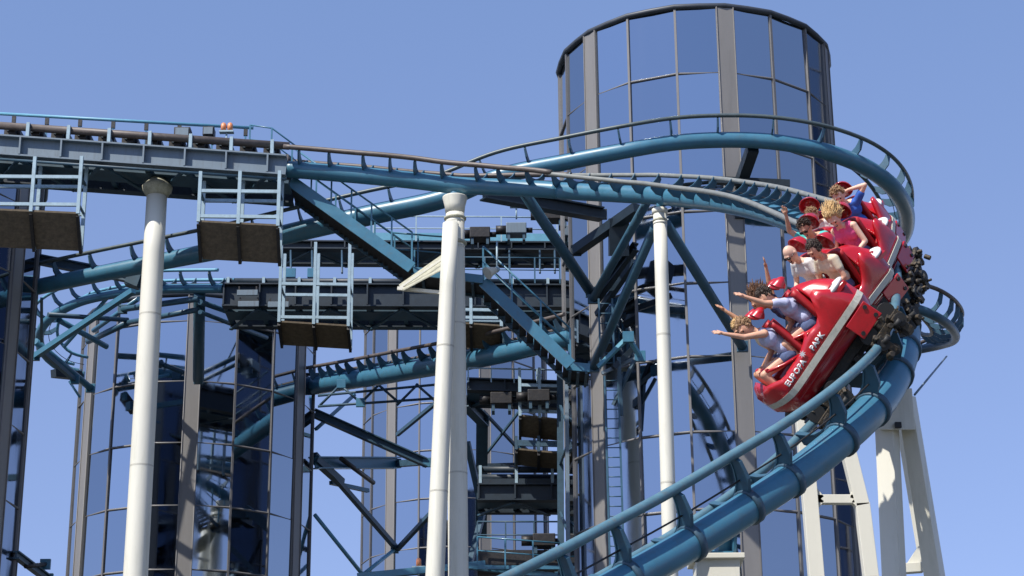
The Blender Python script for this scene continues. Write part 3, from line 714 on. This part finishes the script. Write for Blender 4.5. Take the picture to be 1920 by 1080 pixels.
q = at(1342, 1052, 25.6)
part('shaft', 'white', pd, lambda b: b.beam(down(q), q - up * .02, .55, .55, Vector((0, 1, 0))), bevel=.01)
part('cap', 'white', pd, lambda b: b.box(q, (.68, .68, .07)), bevel=.01)
part('bearing', 'blue', pd, lambda b: (b.beam(q + Vector((.05, 0, .03)), q + Vector((.12, -.1, .42)), .25, .2), b.box(q + Vector((0, 0, .06)), (.4, .4, .05)), b.beam(q + Vector((.2, 0, .05)), q + Vector((.22, -.1, .35)), .04, .3)))

# ------------------------------------------------------------------ train
def loft(b, rings, closed_ends=True, smooth=True):
    n = len(rings[0]); o = len(b.v)
    for r in rings: b.v += [Vector(p) for p in r]
    for i in range(len(rings) - 1):
        for j in range(n):
            b.f.append([o + i * n + j, o + i * n + (j + 1) % n, o + (i + 1) * n + (j + 1) % n, o + (i + 1) * n + j]); b.sm.append(smooth)
    if closed_ends:
        b.f.append([o + j for j in range(n)]); b.sm.append(False)
        b.f.append([o + (len(rings) - 1) * n + j for j in range(n)][::-1]); b.sm.append(False)
HW = .60
def hull_w(y, y0, y1, nose):
    w = HW
    if nose and y > y1 - .6: k = (y - (y1 - .6)) / .6; w *= math.sqrt(max(.04, 1 - k ** 3.2))
    elif not nose and y > y1 - .2: k = (y - (y1 - .2)) / .2; w *= math.sqrt(max(.3, 1 - .5 * k ** 2))
    if y < y0 + .25: k = (y0 + .25 - y) / .25; w *= math.sqrt(max(.2, 1 - .55 * k ** 2))
    return w
def build_car(c, idx, label):
    nose = c['nose']
    rows = [0.0, -.50] if nose else [0.0]
    y0 = rows[-1] - .78; y1 = .68 if nose else .5
    root = thing('coaster_car', label, 'coaster car', mw=c['m'], group='cars of the red train')
    c['root'] = root; c['rows'] = rows; c['y0'] = y0; c['y1'] = y1
    ys = [y0 + (y1 - y0) * k / 22 for k in range(23)]
    def rim(y):     # height of the side
        z = .34
        z = .25
        if nose and y > .3: z = .25 + .12 * math.sin(min(1, (y - .3) / .25) * math.pi / 2) - .22 * max(0, (y - .5) / .22) ** 2
        for r in rows:
            d = y - (r - .38)
            z += (.36 if r == rows[-1] else .08) * math.exp(-(d / .18) ** 2)
        return z
    b = MB(); rings = []
    for y in ys:
        w = hull_w(y, y0, y1, nose); z1 = rim(y)
        zb = -.30
        if nose and y > .2: zb = -.30 + .30 * ((y - .2) / .48) ** 3
        if y < y0 + .2: zb += .12 * ((y0 + .2 - y) / .2) ** 2
        P = []
        prof = [(.96, 1), (1.0, .75), (1.02, .42), (1.02, .12), (.98, -.10), (.9, -.35), (.72, -.75), (.45, -.95), (.0, -1.0)]
        for (kx, kz) in prof:
            z = kz * z1 if kz > 0 else -kz * zb
            P.append((-w * kx, y, z))
        P += [(-p[0], y, p[2]) for p in P[-2::-1]]
        wi = max(.02, w - .07); zi = max(z1 - .02, .03); fl = max(zb + .10, -.12)
        closed = nose and y > .5
        if closed: inn = [(wi, y, z1 + .0), (wi * .7, y, z1 + .06), (wi * .3, y, z1 + .09), (-wi * .3, y, z1 + .09), (-wi * .7, y, z1 + .06), (-wi, y, z1 + .0)]
        else: inn = [(wi, y, zi), (wi * .99, y, fl + .15), (wi * .8, y, fl), (-wi * .8, y, fl), (-wi * .99, y, fl + .15), (-wi, y, zi)]
        rings.append(P + inn)
    loft(b, rings)
    hull = b.build('hull', 'red', root, local=True)
    # side stripe
    for sg in (-1, 1):
        s = MB(); rr = []
        for y in ys:
            w = hull_w(y, y0, y1, nose) * 1.02 + .012
            zc = .03 + (.10 * max(0, (y - .3) / .42) ** 2 if nose else 0)
            rr.append([(sg * (w - .02), y, zc - .045), (sg * (w + .008), y, zc - .045), (sg * (w + .008), y, zc + .045), (sg * (w - .02), y, zc + .045)])
        loft(s, rr, smooth=False); s.build('side_stripe', 'stripe', root, local=True)
    for sg in (-1, 1):
        for zc_, th in ((-.10, .006), (.095, .005)):
            s = MB(); rr = []
            for y in ys[3:-3]:
                w = hull_w(y, y0, y1, nose) * (.985 if zc_ < 0 else 1.02) + .004
                rr.append([(sg * (w - .02), y, zc_ - th), (sg * (w + .004), y, zc_ - th), (sg * (w + .004), y, zc_ + th), (sg * (w - .02), y, zc_ + th)])
            loft(s, rr, smooth=False); s.build('panel_seam', 'red_dark', root, local=True)
    # rear fairings behind each seat row: the large swept shells
    for ri, r in enumerate(rows):
        SH = 1.0 if ri == len(rows) - 1 else .0
        last = ri == len(rows) - 1
        s = MB(); rr = []
        yb = r - .30
        K = 12; NX = 15
        length = .46 if last else .12
        for k in range(K + 1):
            t = k / K; ring = []; ring2 = []
            y = yb - length * t
            for j in range(NX):
                a = -1 + 2 * j / (NX - 1)
                hump = .5 * (math.exp(-((abs(a) - .42) / .26) ** 2)) + .42 * max(0, 1 - abs(a) ** 4)
                top = .22 + (.60 if last else .25) * hump
                z = top * (1 - t) ** .8 + (.36 - .05 * abs(a)) * (1 - (1 - t) ** .8) + .05 * math.sin(t * math.pi)
                ring.append((a * (HW - .015) * (1 - .0 * t), y - .10 * (z - .3), z))
            rr.append(ring)
        o = len(s.v)
        for ring in rr: s.v += [Vector(p) for p in ring]
        for ring in rr: s.v += [Vector((p[0], p[1], max(.02, p[2] - .05))) for p in ring]
        off = (K + 1) * NX
        for k in range(K):
            for j in range(NX - 1):
                q = o + k * NX + j; s.f.append([q, q + 1, q + 1 + NX, q + NX]); s.sm.append(True)
                q += off; s.f.append([q, q + NX, q + 1 + NX, q + 1]); s.sm.append(True)
        for k in range(K):
            for j in (0, NX - 1):
                q = o + k * NX + j; s.f.append([q, q + NX, q + NX + off, q + off]); s.sm.append(False)
        for j in range(NX - 1):
            for k in (0, K):
                q = o + k * NX + j; s.f.append([q, q + 1, q + 1 + off, q + off]); s.sm.append(False)
        s.build('rear_fairing', 'red', root, local=True)
        # seats: backrest shell with winged headrest, cushion
        for sx in (-SX - .03, SX + .03):
            s = MB(); rr = []
            for k in range(11):
                z = .12 + .66 * k / 10; t = k / 10
                hw = .20 - .06 * t
                yb_ = r - .20 - .07 * t
                ring = []
                for j in range(9):
                    a = -1 + j / 4; ring.append((sx + a * hw, yb_ + .07 * abs(a) ** 2.2, z))
                for j in range(8, -1, -1):
                    a = -1 + j / 4; ring.append((sx + a * (hw + .02), yb_ - .06 + .06 * abs(a) ** 2.2, z))
                rr.append(ring)
            loft(s, rr); s.build('seat_back', 'padding', root, local=True)
            # scalloped headrest shell round the back of the head
            s = MB(); rr = []; NH = 22; prof = [(.0, -.09), (.09, -.08), (.15, -.045), (.19, .02), (.215, .085), (.225, .10), (.215, .105), (.195, .085), (.165, .02), (.12, -.03), (.06, -.055), (.0, -.06)]
            for (pr, py_) in prof:
                ring = []
                for j in range(NH):
                    a = 2 * math.pi * j / NH; top_ = max(0, math.sin(a))
                    rad_ = pr * (1 - .28 * max(0, -math.sin(a))) * (1 + .10 * top_)
                    rad_ *= (.50 if nose else .76); ring.append((sx + rad_ * math.cos(a) * .95, r - .285 + py_ * (.8 + .2 * top_ - .5 * max(0, -math.sin(a))), .955 + rad_ * math.sin(a)))
                rr.append(ring)
            loft(s, rr, closed_ends=False); s.build('headrest', 'red', root, local=True)
            s = MB(); s.box((sx, r + .02, .10), (.46, .46, .16)); s.build('seat_cushion', 'padding', root, local=True, bevel=.03)
            # lap restraint: padded hoop over the thighs with side arms
            s = MB()
            pts = []
            for j in range(17):
                a = math.pi * j / 16
                pts.append((sx - .19 * math.cos(a), r + .12 + .26 * math.sin(a), .33 + .16 * math.sin(a)))
            s.tube([(sx - .19, r - .12, .22)] + pts + [(sx + .19, r - .12, .22)], .022, 8)
            s.build('lap_bar', 'red', root, local=True)
            s = MB(); s.tube([(sx - .15, r + .31, .46), (sx, r + .345, .485), (sx + .15, r + .31, .46)], [.03, .045, .03], 10); s.build('lap_bar_pad', 'padding', root, local=True)
    # white badge on the side top behind the last row
    for sg in (-1, 1):
        s = MB(); s.ball((sg * (HW - .15), rows[-1] - .60, .36), (.15, .19, .055), 18, 10); s.build('badge', 'white_gloss', root, local=True)
        s = MB(); s.ball((sg * (HW - .12), rows[-1] - .60, .412), (.055, .05, .012), 10, 5); s.build('badge_emblem', 'red_dark', root, local=True)
    # skirt plates with bolts
    for sg in (-1, 1):
        w = HW * 1.0
        s = MB(); yc = (y0 + .32); s.box((sg * (w + .015), yc, -.20), (.03, .42, .30)); pl = s.build('skirt_plate', 'red', root, local=True, bevel=.008)
        for (dy, dz) in ((-.15, -.09), (.15, -.09), (-.15, .09)):
            s = MB(); s.cyl((sg * (w + .025), yc + dy, -.20 + dz), (sg * (w + .045), yc + dy, -.20 + dz), .03, 10)
            s.build('bolt', 'steel_black', pl, local=True)
    # undercarriage: chassis, bogies with wheels
    s = MB(); s.box((0, (y0 + y1) / 2 - .05, -.36), (.5, (y1 - y0) * .85, .14)); s.box((0, (y0 + y1) / 2, -.46), (.24, (y1 - y0) * .9, .12))
    for k in range(6): s.box((random.uniform(-.3, .3), random.uniform(y0 + .2, y1 - .25), -.44 + random.uniform(-.05, .05)), (random.uniform(.1, .3), random.uniform(.08, .2), random.uniform(.08, .2)), Matrix.Rotation(random.uniform(-.4, .4), 3, 'X'))
    s.build('chassis', 'steel_black', root, local=True, bevel=.01)
    bys = [y0 + .25, y1 - .45] if nose else [(y0 + y1) / 2 - .08]
    RZ = -1.05 + .47
    for by in bys:
        s = MB()
        s.beam((-.62, by, RZ + .16), (.62, by, RZ + .16), .10, .09)
        for sg in (-1, 1):
            s.beam((sg * .62, by - .30, RZ + .06), (sg * .62, by + .30, RZ + .06), .05, .12); s.beam((sg * .70, by - .17, RZ - .2), (sg * .70, by - .17, RZ + .1), .05, .1); s.beam((sg * .70, by + .17, RZ - .2), (sg * .70, by + .17, RZ + .1), .05, .1)
            for k in range(30):
                p = Vector((sg * random.uniform(.48, .76), by + random.uniform(-.3, .3), RZ + random.uniform(-.16, .26)))
                q = Matrix.Rotation(random.uniform(-1.2, 1.2), 3, 'X') @ Matrix.Rotation(random.uniform(-.8, .8), 3, 'Z')
                if k % 3: s.box(p, (random.uniform(.03, .10), random.uniform(.03, .12), random.uniform(.02, .07)), q)
                else: s.cyl(p, p + q @ Vector((sg * random.uniform(.05, .12), 0, 0)), random.uniform(.02, .05), 9)
        bg = s.build('bogie', 'rust', root, local=True, bevel=.008)
        s = MB()
        for sg in (-1, 1):
            for dy in (-.2, .2):
                s = MB()
                s.cyl((sg * .50, by + dy, RZ + .075 + .12), (sg * .59, by + dy, RZ + .075 + .12), .12, 18)      # on top
                s.cyl((sg * .52, by + dy * .8, RZ - .18), (sg * .60, by + dy * .8, RZ - .18), .085, 14)          # upstop
                s.cyl((sg * .55 + sg * .155, by + dy * .7, RZ - .03), (sg * .55 + sg * .155, by + dy * .7, RZ + .04), .075, 14)
                s.cyl((sg * .68, by + dy, RZ + .04 - abs(dy) * .2), (sg * .74, by + dy, RZ + .04 - abs(dy) * .2), .09, 18); s.cyl((sg * .74, by + dy, RZ + .04 - abs(dy) * .2), (sg * .755, by + dy, RZ + .04 - abs(dy) * .2), .045, 12); s.beam((sg * .5, by + dy, RZ), (sg * .70, by + dy, RZ - .0), .05, .05)
                s.build('wheel_set', 'rubber', bg, local=True)
    if nose:
        s = MB(); s.ball((0, y1 - .22, -.20), (.17, .24, .14), 16, 10); s.cyl((-.3, y1 - .35, -.3), (.3, y1 - .35, -.3), .1, 14); s.build('bumper', 'steel_black', root, local=True)
    return root
CL = ['front red car with white lettering on its side and four riders', 'second red car of the train, right behind the front one', 'third red car of the train, with a blonde rider in pink', 'rearmost red car at the top of the train']
for i, c in enumerate(CARS): build_car(c, i, CL[i])

# lettering on the near side of the front car, conformed to the hull
def lettering():
    c = CARS[0]; root = c['root']
    for word, ymid, size in (('EUROPA', .14, .105), ('PARK', -.37, .105)):
        cu = bpy.data.curves.new('t', 'FONT'); cu.body = word; cu.size = size; cu.extrude = 0; cu.align_x = 'CENTER'; cu.offset = .004
        cu.space_character = 1.05
        to = bpy.data.objects.new('t', cu); COL.objects.link(to)
        dg = bpy.context.evaluated_depsgraph_get(); me = bpy.data.meshes.new_from_object(to.evaluated_get(dg))
        bpy.data.objects.remove(to)
        bm = bmesh.new(); bm.from_mesh(me)
        ext = bmesh.ops.extrude_face_region(bm, geom=bm.faces[:])
        bmesh.ops.translate(bm, vec=(0, 0, .012), verts=[g for g in ext['geom'] if isinstance(g, bmesh.types.BMVert)])
        for v in bm.verts:
            x, y, d = v.co
            yy = ymid - x; zz = .125 + y
            w = hull_w(yy, c['y0'], c['y1'], True) * 1.02
            v.co = (-(w + .004 + d), yy, zz)
        bmesh.ops.recalc_face_normals(bm, faces=bm.faces)
        bm.to_mesh(me); bm.free()
        me.materials.clear(); me.materials.append(M['white_gloss'])
        o = bpy.data.objects.new('lettering', me); COL.objects.link(o); o.parent = root
    # round star like emblem between the words
    s = MB(); cy, cz = -.12, .225; w = hull_w(cy, c['y0'], c['y1'], True) * 1.02
    pts = []
    for k in range(16):
        a = 2 * math.pi * k / 16; rr = .052 if k % 2 else .022
        pts.append((cy + rr * math.cos(a), cz + rr * math.sin(a)))
    vs = [(-(w + .004), y, z) for y, z in pts] + [(-(w + .016), y, z) for y, z in pts]
    s.add(vs, [list(range(16)), list(range(16, 32))[::-1]] + [[k, (k + 1) % 16, 16 + (k + 1) % 16, 16 + k] for k in range(16)])
    s.build('emblem', 'white_gloss', root, local=True)
lettering()

# ------------------------------------------------------------------ riders
def skin_mesh(chains, extra, voxel, name, m, parent, smooth=True):
    """chains: list of lists of (Vector, radius); each swept as balls + tubes, then fused with a voxel remesh."""
    b = MB()
    for ch in chains:
        for i, (p, r) in enumerate(ch):
            b.ball(p, r, 10, 7)
            if i: b.tube([ch[i - 1][0], p], [ch[i - 1][1], r], 10)
    for e in extra: e(b)
    o = b.build(name, m, parent, local=True)
    md = o.modifiers.new('r', 'REMESH'); md.mode = 'VOXEL'; md.voxel_size = voxel; md.use_smooth_shade = True
    sm = o.modifiers.new('s', 'SMOOTH'); sm.factor = .5; sm.iterations = 3
    dg = bpy.context.evaluated_depsgraph_get()
    me = bpy.data.meshes.new_from_object(o.evaluated_get(dg)); o.modifiers.clear()
    old = o.data; o.data = me; bpy.data.meshes.remove(old)
    return o
def lpt(c, px, py, dz, ref):
    """point on the ray of a pixel at the view depth of ref (world) + dz, in car coordinates"""
    d = R3 @ Vector(((px - 960) / FPX, (540 - py) / FPX, -1)); fw = R3 @ Vector((0, 0, -1))
    dep = (ref - CAM).dot(fw) + dz
    return c['m'].inverted() @ (CAM + d * dep)
def rider(ci, row, side, label, skin, shirt, hair, hairstyle='short', hands=(None, None), look=(0, 1, 0), tank=False, scale=1., leg='skin', lean=0., glasses=False, headpix=None):
    c = CARS[ci]; V = Vector
    sx = side * SX; sy = c['rows'][row]
    root = thing('person', label, 'person', mw=c['m'] @ Matrix.Translation((sx, sy, .22)), group='riders on the red train')
    k = scale
    def L(x, y, z): return V((x * k, y * k, z * k))          # local to root: seat surface at z=0
    toL = lambda p: p - V((sx, sy, .22))
    hip = L(0, -.08, .10); waist = L(0, -.10, .26); chest = L(0, -.09 + lean * .5, .46); neckb = L(0, -.07 + lean, .60); head = L(0, 0.0 + lean, .95 - .18 + .05)
    head = L(0, -.01 + lean, .80)
    shl = {-1: L(-.165, -.08 + lean, .555), 1: L(.165, -.08 + lean, .555)}
    chains = [[(hip, .115 * k), (waist, .105 * k), (chest, .12 * k), (neckb, .07 * k)],
              [(neckb, .052 * k), (head - V((0, .01, .06)) * k, .05 * k)],
              [(shl[-1], .058 * k), (L(-.08, -.08 + lean, .57), .07 * k), (L(.08, -.08 + lean, .57), .07 * k), (shl[1], .058 * k)],
              [(L(-.07, -.08 + lean * .5, .46), .105 * k), (L(.07, -.08 + lean * .5, .46), .105 * k)],
              [(L(-.05, -.09, .25), .095 * k), (L(.05, -.09, .25), .095 * k)]]
    legs = []
    for s in (-1, 1):
        knee = L(s * .12, .38, .24); ank = L(s * .12, .42, -.14)
        lc = [(L(s * .085, -.06, .09), .092 * k), (L(s * .10, .17, .17), .08 * k), (knee, .06 * k)]
        legs.append(lc)
        chains.append(lc + [(knee.lerp(ank, .35), .055 * k), (ank, .035 * k), (ank + L(0, .12, -.03), .033 * k)])
    sleeves = []
    mw = c['m'] @ Matrix.Translation((sx, sy, .22))
    for si, s in enumerate((-1, 1)):
        sh = shl[s]; hd = hands[si]
        if hd is None: tgt = L(s * .12, .26, .27); bend = V((s * .5, -.2, -.6))
        else:
            tgt = toL(lpt(c, hd[0], hd[1], hd[2], mw @ sh)); bend = V(hd[3]) if len(hd) > 3 else V((s * .4, -.3, -.5))
        up_, lo = .29 * k, .27 * k
        dv = tgt - sh; D = min(dv.length, (up_ + lo) * .985); dn = dv.normalized(); wr = sh + dn * D
        a = (up_ ** 2 - lo ** 2 + D ** 2) / (2 * D); hh = math.sqrt(max(0, up_ ** 2 - a * a))
        bp = (bend - dn * bend.dot(dn)).normalized(); el = sh + dn * a + bp * hh
        chains.append([(sh, .055 * k), (sh.lerp(el, .5), .047 * k), (el, .039 * k), (el.lerp(wr, .35), .038 * k), (wr, .025 * k)])
        sleeves.append([(sh + V((0, 0, .0)), .068 * k), (sh.lerp(el, .5), .062 * k)])
        # hand: palm, four fingers, thumb
        hx = (wr - el).normalized(); side_ = hx.cross(V((0.3, 1, .2))).normalized(); nrm = side_.cross(hx)
        palm = wr + hx * .05 * k
        chains.append([(wr, .025 * k), (palm - side_ * .018 * k, .026 * k), (palm + side_ * .018 * k + hx * .02 * k, .025 * k)])
        curl = .25 if hd is not None else .9
        for fi, (o_, ln) in enumerate(((-0.038, 0.075), (-0.013, 0.090), (0.013, 0.085), (0.037, 0.067))):
            b0 = palm + hx * .03 * k + side_ * o_ * k; spread = side_ * o_ * (1.4 if hd is not None else .3)
            d1 = (hx + spread * 3).normalized(); p1 = b0 + d1 * ln * .5 * k; d2 = (d1 + nrm * curl).normalized(); p2 = p1 + d2 * ln * .55 * k
            chains.append([(b0, .0115 * k), (p1, .0105 * k), (p2, .0085 * k)])
        b0 = palm - side_ * .035 * k; chains.append([(b0 - hx * .02 * k, .013 * k), (b0 - side_ * .03 * k + hx * .015 * k, .012 * k), (b0 - side_ * .045 * k + hx * .045 * k, .01 * k)])
    # head with face
    lk = V(look).normalized(); zz = (V((0, 0, 1)) - lk * lk.z).normalized(); xx = lk.cross(zz).normalized()
    HR = Matrix((xx, lk, zz)).transposed(); hk = k * (1.15 if scale > .9 else 1.2)
    def H(x, y, z): return head + HR @ V((x * hk, y * hk, z * hk))
    def shape(q):
        t = q.z / (.118 * hk)
        if t < 0: q = V((q.x * (1 - .28 * t * t), q.y * (1 - .18 * t * t) + .010 * hk * -t, q.z))
        return q
    def hd_(b):
        b.ball(head, (.077 * hk, .092 * hk, .118 * hk), 20, 16, HR, shape)
        b.ball(H(0, .096, -.012), (.013 * hk, .018 * hk, .024 * hk), 8, 6, HR)
        b.ball(H(0, .088, .03), (.05 * hk, .012 * hk, .012 * hk), 10, 6, HR)
        b.ball(H(0, .076, -.088), (.028 * hk, .02 * hk, .018 * hk), 8, 6, HR)
        for s in (-1, 1): b.ball(H(s * .08, -.005, -.005), (.012 * hk, .022 * hk, .032 * hk), 8, 6, HR)
    body = skin_mesh(chains, [hd_], .0095, 'body', skin, root)
    # shirt
    sc = [[(hip, .135 * k), (waist, .122 * k), (chest, .136 * k), (neckb - V((0, 0, .045)) * k, .085 * k)],
          [(L(-.075, -.08 + lean * .5, .46), .12 * k), (L(.075, -.08 + lean * .5, .46), .12 * k)],
          [(L(-.06, -.09, .22), .11 * k), (L(.06, -.09, .22), .11 * k)]]
    if not tank: sc += [[(shl[-1], .07 * k), (L(-.08, -.08 + lean, .555), .08 * k), (L(.08, -.08 + lean, .555), .08 * k), (shl[1], .07 * k)]] + sleeves
    else: sc += [[(L(s * .1, -.08 + lean, .57), .075 * k), (L(s * .08, -.06 + lean * .5, .46), .12 * k)] for s in (-1, 1)]
    skin_mesh(sc, [], .012, 'shirt', shirt, root)
    # shorts
    skin_mesh([[(p, r + .014) for p, r in (lc[0], (lc[0][0].lerp(lc[1][0], .45), lc[0][1] - .002))] for lc in legs] + [[(hip, .125 * k), (hip + L(0, .0, .03), .125 * k)]], [], .012, 'shorts', 'denim' if leg == 'skin' else leg, root)
    # hair
    if hairstyle:
        b = MB(); rnd = random.Random(hash(label) % 1000 if False else len(label) * 7 + ci)
        lng = {'short': .03, 'bald': 0, 'long': .16, 'curls': .05, 'fly': .2}[hairstyle]
        if hairstyle != 'bald':
            def capf(q):
                return q
            n = 240 if hairstyle in ('short',) else 420
            for i in range(n):
                th = math.acos(rnd.uniform(-.25 if hairstyle != 'short' else .1, 1)); ph = rnd.uniform(0, 2 * math.pi)
                d = V((math.sin(th) * math.cos(ph), math.sin(th) * math.sin(ph), math.cos(th)))
                if d.y > .35 and d.z < .62: continue
                p0 = H(d.x * .078, d.y * .09 - .004, d.z * .115 + .004)
                dl = HR @ d
                if hairstyle == 'short': p1 = p0 + (dl + V((rnd.uniform(-.6, .6), rnd.uniform(-.6, .6), rnd.uniform(-.2, .8)))) * .018 * hk; rr = .010
                else:
                    wind = V((rnd.uniform(-.22, .22) + .12, -.9, .45 + rnd.uniform(-.3, .3)))
                    p1 = p0 + (dl * .28 + wind * .6) * lng * rnd.uniform(.3, .85) * hk; rr = .0115
                pm = p0.lerp(p1, .5) + V((rnd.uniform(-1, 1), rnd.uniform(-1, 1), rnd.uniform(-1, 1))) * .012
                p2 = p1 + (p1 - pm) * .5 + V((rnd.uniform(-1, 1), rnd.uniform(-1, 1), rnd.uniform(-1, 1))) * .02
                b.tube([p0 - dl * .012, p0 + dl * .006, pm, p1, p2], [rr, rr, rr * .9, rr * .55, rr * .12], 5)
            b.ball(H(0, -.018, .022), (.082 * hk, .088 * hk, .112 * hk), 14, 10, HR)
            b.build('hair', hair, root, local=True)
    for s in (-1, 1):
        b = MB(); b.ball(H(s * .031, .088, .008), (.014 * hk, .008 * hk, .009 * hk), 8, 6, HR); b.build('eye', 'eye', root, local=True)
    if glasses:
        b = MB(); [b.ball(H(s * .034, .1, .008), (.028 * hk, .008 * hk, .02 * hk), 10, 6, HR) for s in (-1, 1)]; b.tube([H(-.06, .09, .012), H(0, .108, .012), H(.06, .09, .012)], .005, 6)
        b.tube([H(-.06, .09, .012), H(-.082, 0, .012)], .004, 5); b.tube([H(.06, .09, .012), H(.082, 0, .012)], .004, 5); b.build('sunglasses', 'eye', root, local=True)
    b = MB(); b.ball(H(0, .089, -.052), (.026 * hk, .012 * hk, .017 * hk), 10, 6, HR); mo = b.build('mouth', 'mouth', root, local=True)
    b = MB(); b.ball(H(0, .096, -.043), (.019 * hk, .008 * hk, .005 * hk), 8, 5, HR); b.build('teeth', 'teeth', root, local=True)
    return root
# near seat is side -1 (the riders' left); hands = (left hand, right hand) as pixel x, y, extra depth, elbow direction
rider(0, 0, -1, 'person in front row nearest to us in lavender tank top, arm stretched far left', 'skin', 'cloth_lavender', 'hair_sand', 'curls', ((1308, 626, -.1, (0, 0, -1)), None), look=(-.55, .8, -.1), tank=True)
rider(0, 0, 1, 'person in front row on the far side, one arm flung out over the others', 'skin_tan', 'cloth_cream', 'hair_blond', 'curls', (None, (1346, 572, -.1, (0, 0, -1))), look=(-.35, .9, 0))
rider(0, 1, -1, 'person with dark curls in second row, navy and lavender top, hand thrown forward', 'skin', 'cloth_lavender', 'hair_dark', 'curls', ((1356, 550, -.1, (0, 0, -1)), None), look=(-.5, .85, -.1))
rider(0, 1, 1, 'person with brown flying hair in second row, arm raised straight up', 'skin_tan', 'cloth_navy', 'hair_brown', 'fly', (None, (1427, 462, 0, (1, 0, 0))), look=(-.2, .95, .1), lean=.05)
rider(1, 0, -1, 'person with wavy dark hair in cream top smiling in the second car', 'skin', 'cloth_cream', 'hair_dark', 'curls', (None, None), look=(-.1, .98, -.05))
rider(1, 0, 1, 'bald person in white shirt and sunglasses in the second car', 'skin_pale', 'cloth_white', 'hair_dark', 'bald', (None, None), look=(-.1, .98, -.15), glasses=True)
rider(2, 0, -1, 'blonde person with windblown hair in a pink tank top', 'skin_pale', 'cloth_pink', 'hair_blond', 'fly', (None, None), look=(-.1, .95, -.3), tank=True)
rider(2, 0, 1, 'person in turquoise shirt and sunglasses waving one raised hand', 'skin', 'cloth_turquoise', 'hair_dark', 'short', (None, (1474, 404, -.05, (1, 0, -1))), look=(-.05, .98, -.1), glasses=True)
rider(3, 0, -1, 'person in blue shirt in the rearmost car holding a hand to the head', 'skin_pale', 'cloth_blue', 'hair_sand', 'short', ((1590, 356, 0, (-1, 0, .3)), None), look=(.05, .97, -.2))
rider(3, 0, 1, 'child with tousled brown hair and white shirt in the rearmost car', 'skin', 'cloth_white', 'hair_sand', 'short', (None, None), look=(.1, .97, -.1), scale=.85)

# ------------------------------------------------------------------ light
sun_dir = Vector((-.66, -.66, 1.1)).normalized()      # towards the sun
elev = math.asin(sun_dir.z); az = math.atan2(sun_dir.x, sun_dir.y)
ld = bpy.data.lights.new('sun', 'SUN'); ld.energy = 4.3; ld.angle = rad(.53); ld.color = (1, .95, .87)
lo = bpy.data.objects.new('sun', ld); COL.objects.link(lo); lo.rotation_euler = (-sun_dir).to_track_quat('-Z', 'Y').to_euler()
W = bpy.data.worlds.new('World'); S.world = W; W.use_nodes = True
nt = W.node_tree; bg = nt.nodes['Background']
sky = nt.nodes.new('ShaderNodeTexSky'); sky.sky_type = 'NISHITA'; sky.sun_disc = False
sky.sun_elevation = elev; sky.sun_rotation = az
sky.air_density = .95; sky.dust_density = .1; sky.ozone_density = 4.0; sky.altitude = 600
tint = nt.nodes.new('ShaderNodeMixRGB'); tint.blend_type = 'MULTIPLY'; tint.inputs['Fac'].default_value = 1; tint.inputs['Color2'].default_value = (1.0, .90, .96, 1)
tcw = nt.nodes.new('ShaderNodeTexCoord'); sx_ = nt.nodes.new('ShaderNodeSeparateXYZ'); rp = nt.nodes.new('ShaderNodeValToRGB')
nt.links.new(tcw.outputs['Generated'], sx_.inputs[0]); nt.links.new(sx_.outputs['Z'], rp.inputs['Fac'])
rp.color_ramp.elements[0].position = .2; rp.color_ramp.elements[0].color = (.75, .63, .68, 1)
rp.color_ramp.elements[1].position = .47; rp.color_ramp.elements[1].color = (1.07, .93, .93, 1)
el_ = rp.color_ramp.elements.new(.34); el_.color = (.95, .79, .80, 1)
nt.links.new(rp.outputs['Color'], tint.inputs['Color2'])
nt.links.new(sky.outputs[0], tint.inputs['Color1']); nt.links.new(tint.outputs[0], bg.inputs['Color']); bg.inputs['Strength'].default_value = .15
S.view_settings.view_transform = 'Standard'; S.view_settings.look = 'None'; S.view_settings.gamma = 1; S.view_settings.exposure = .6
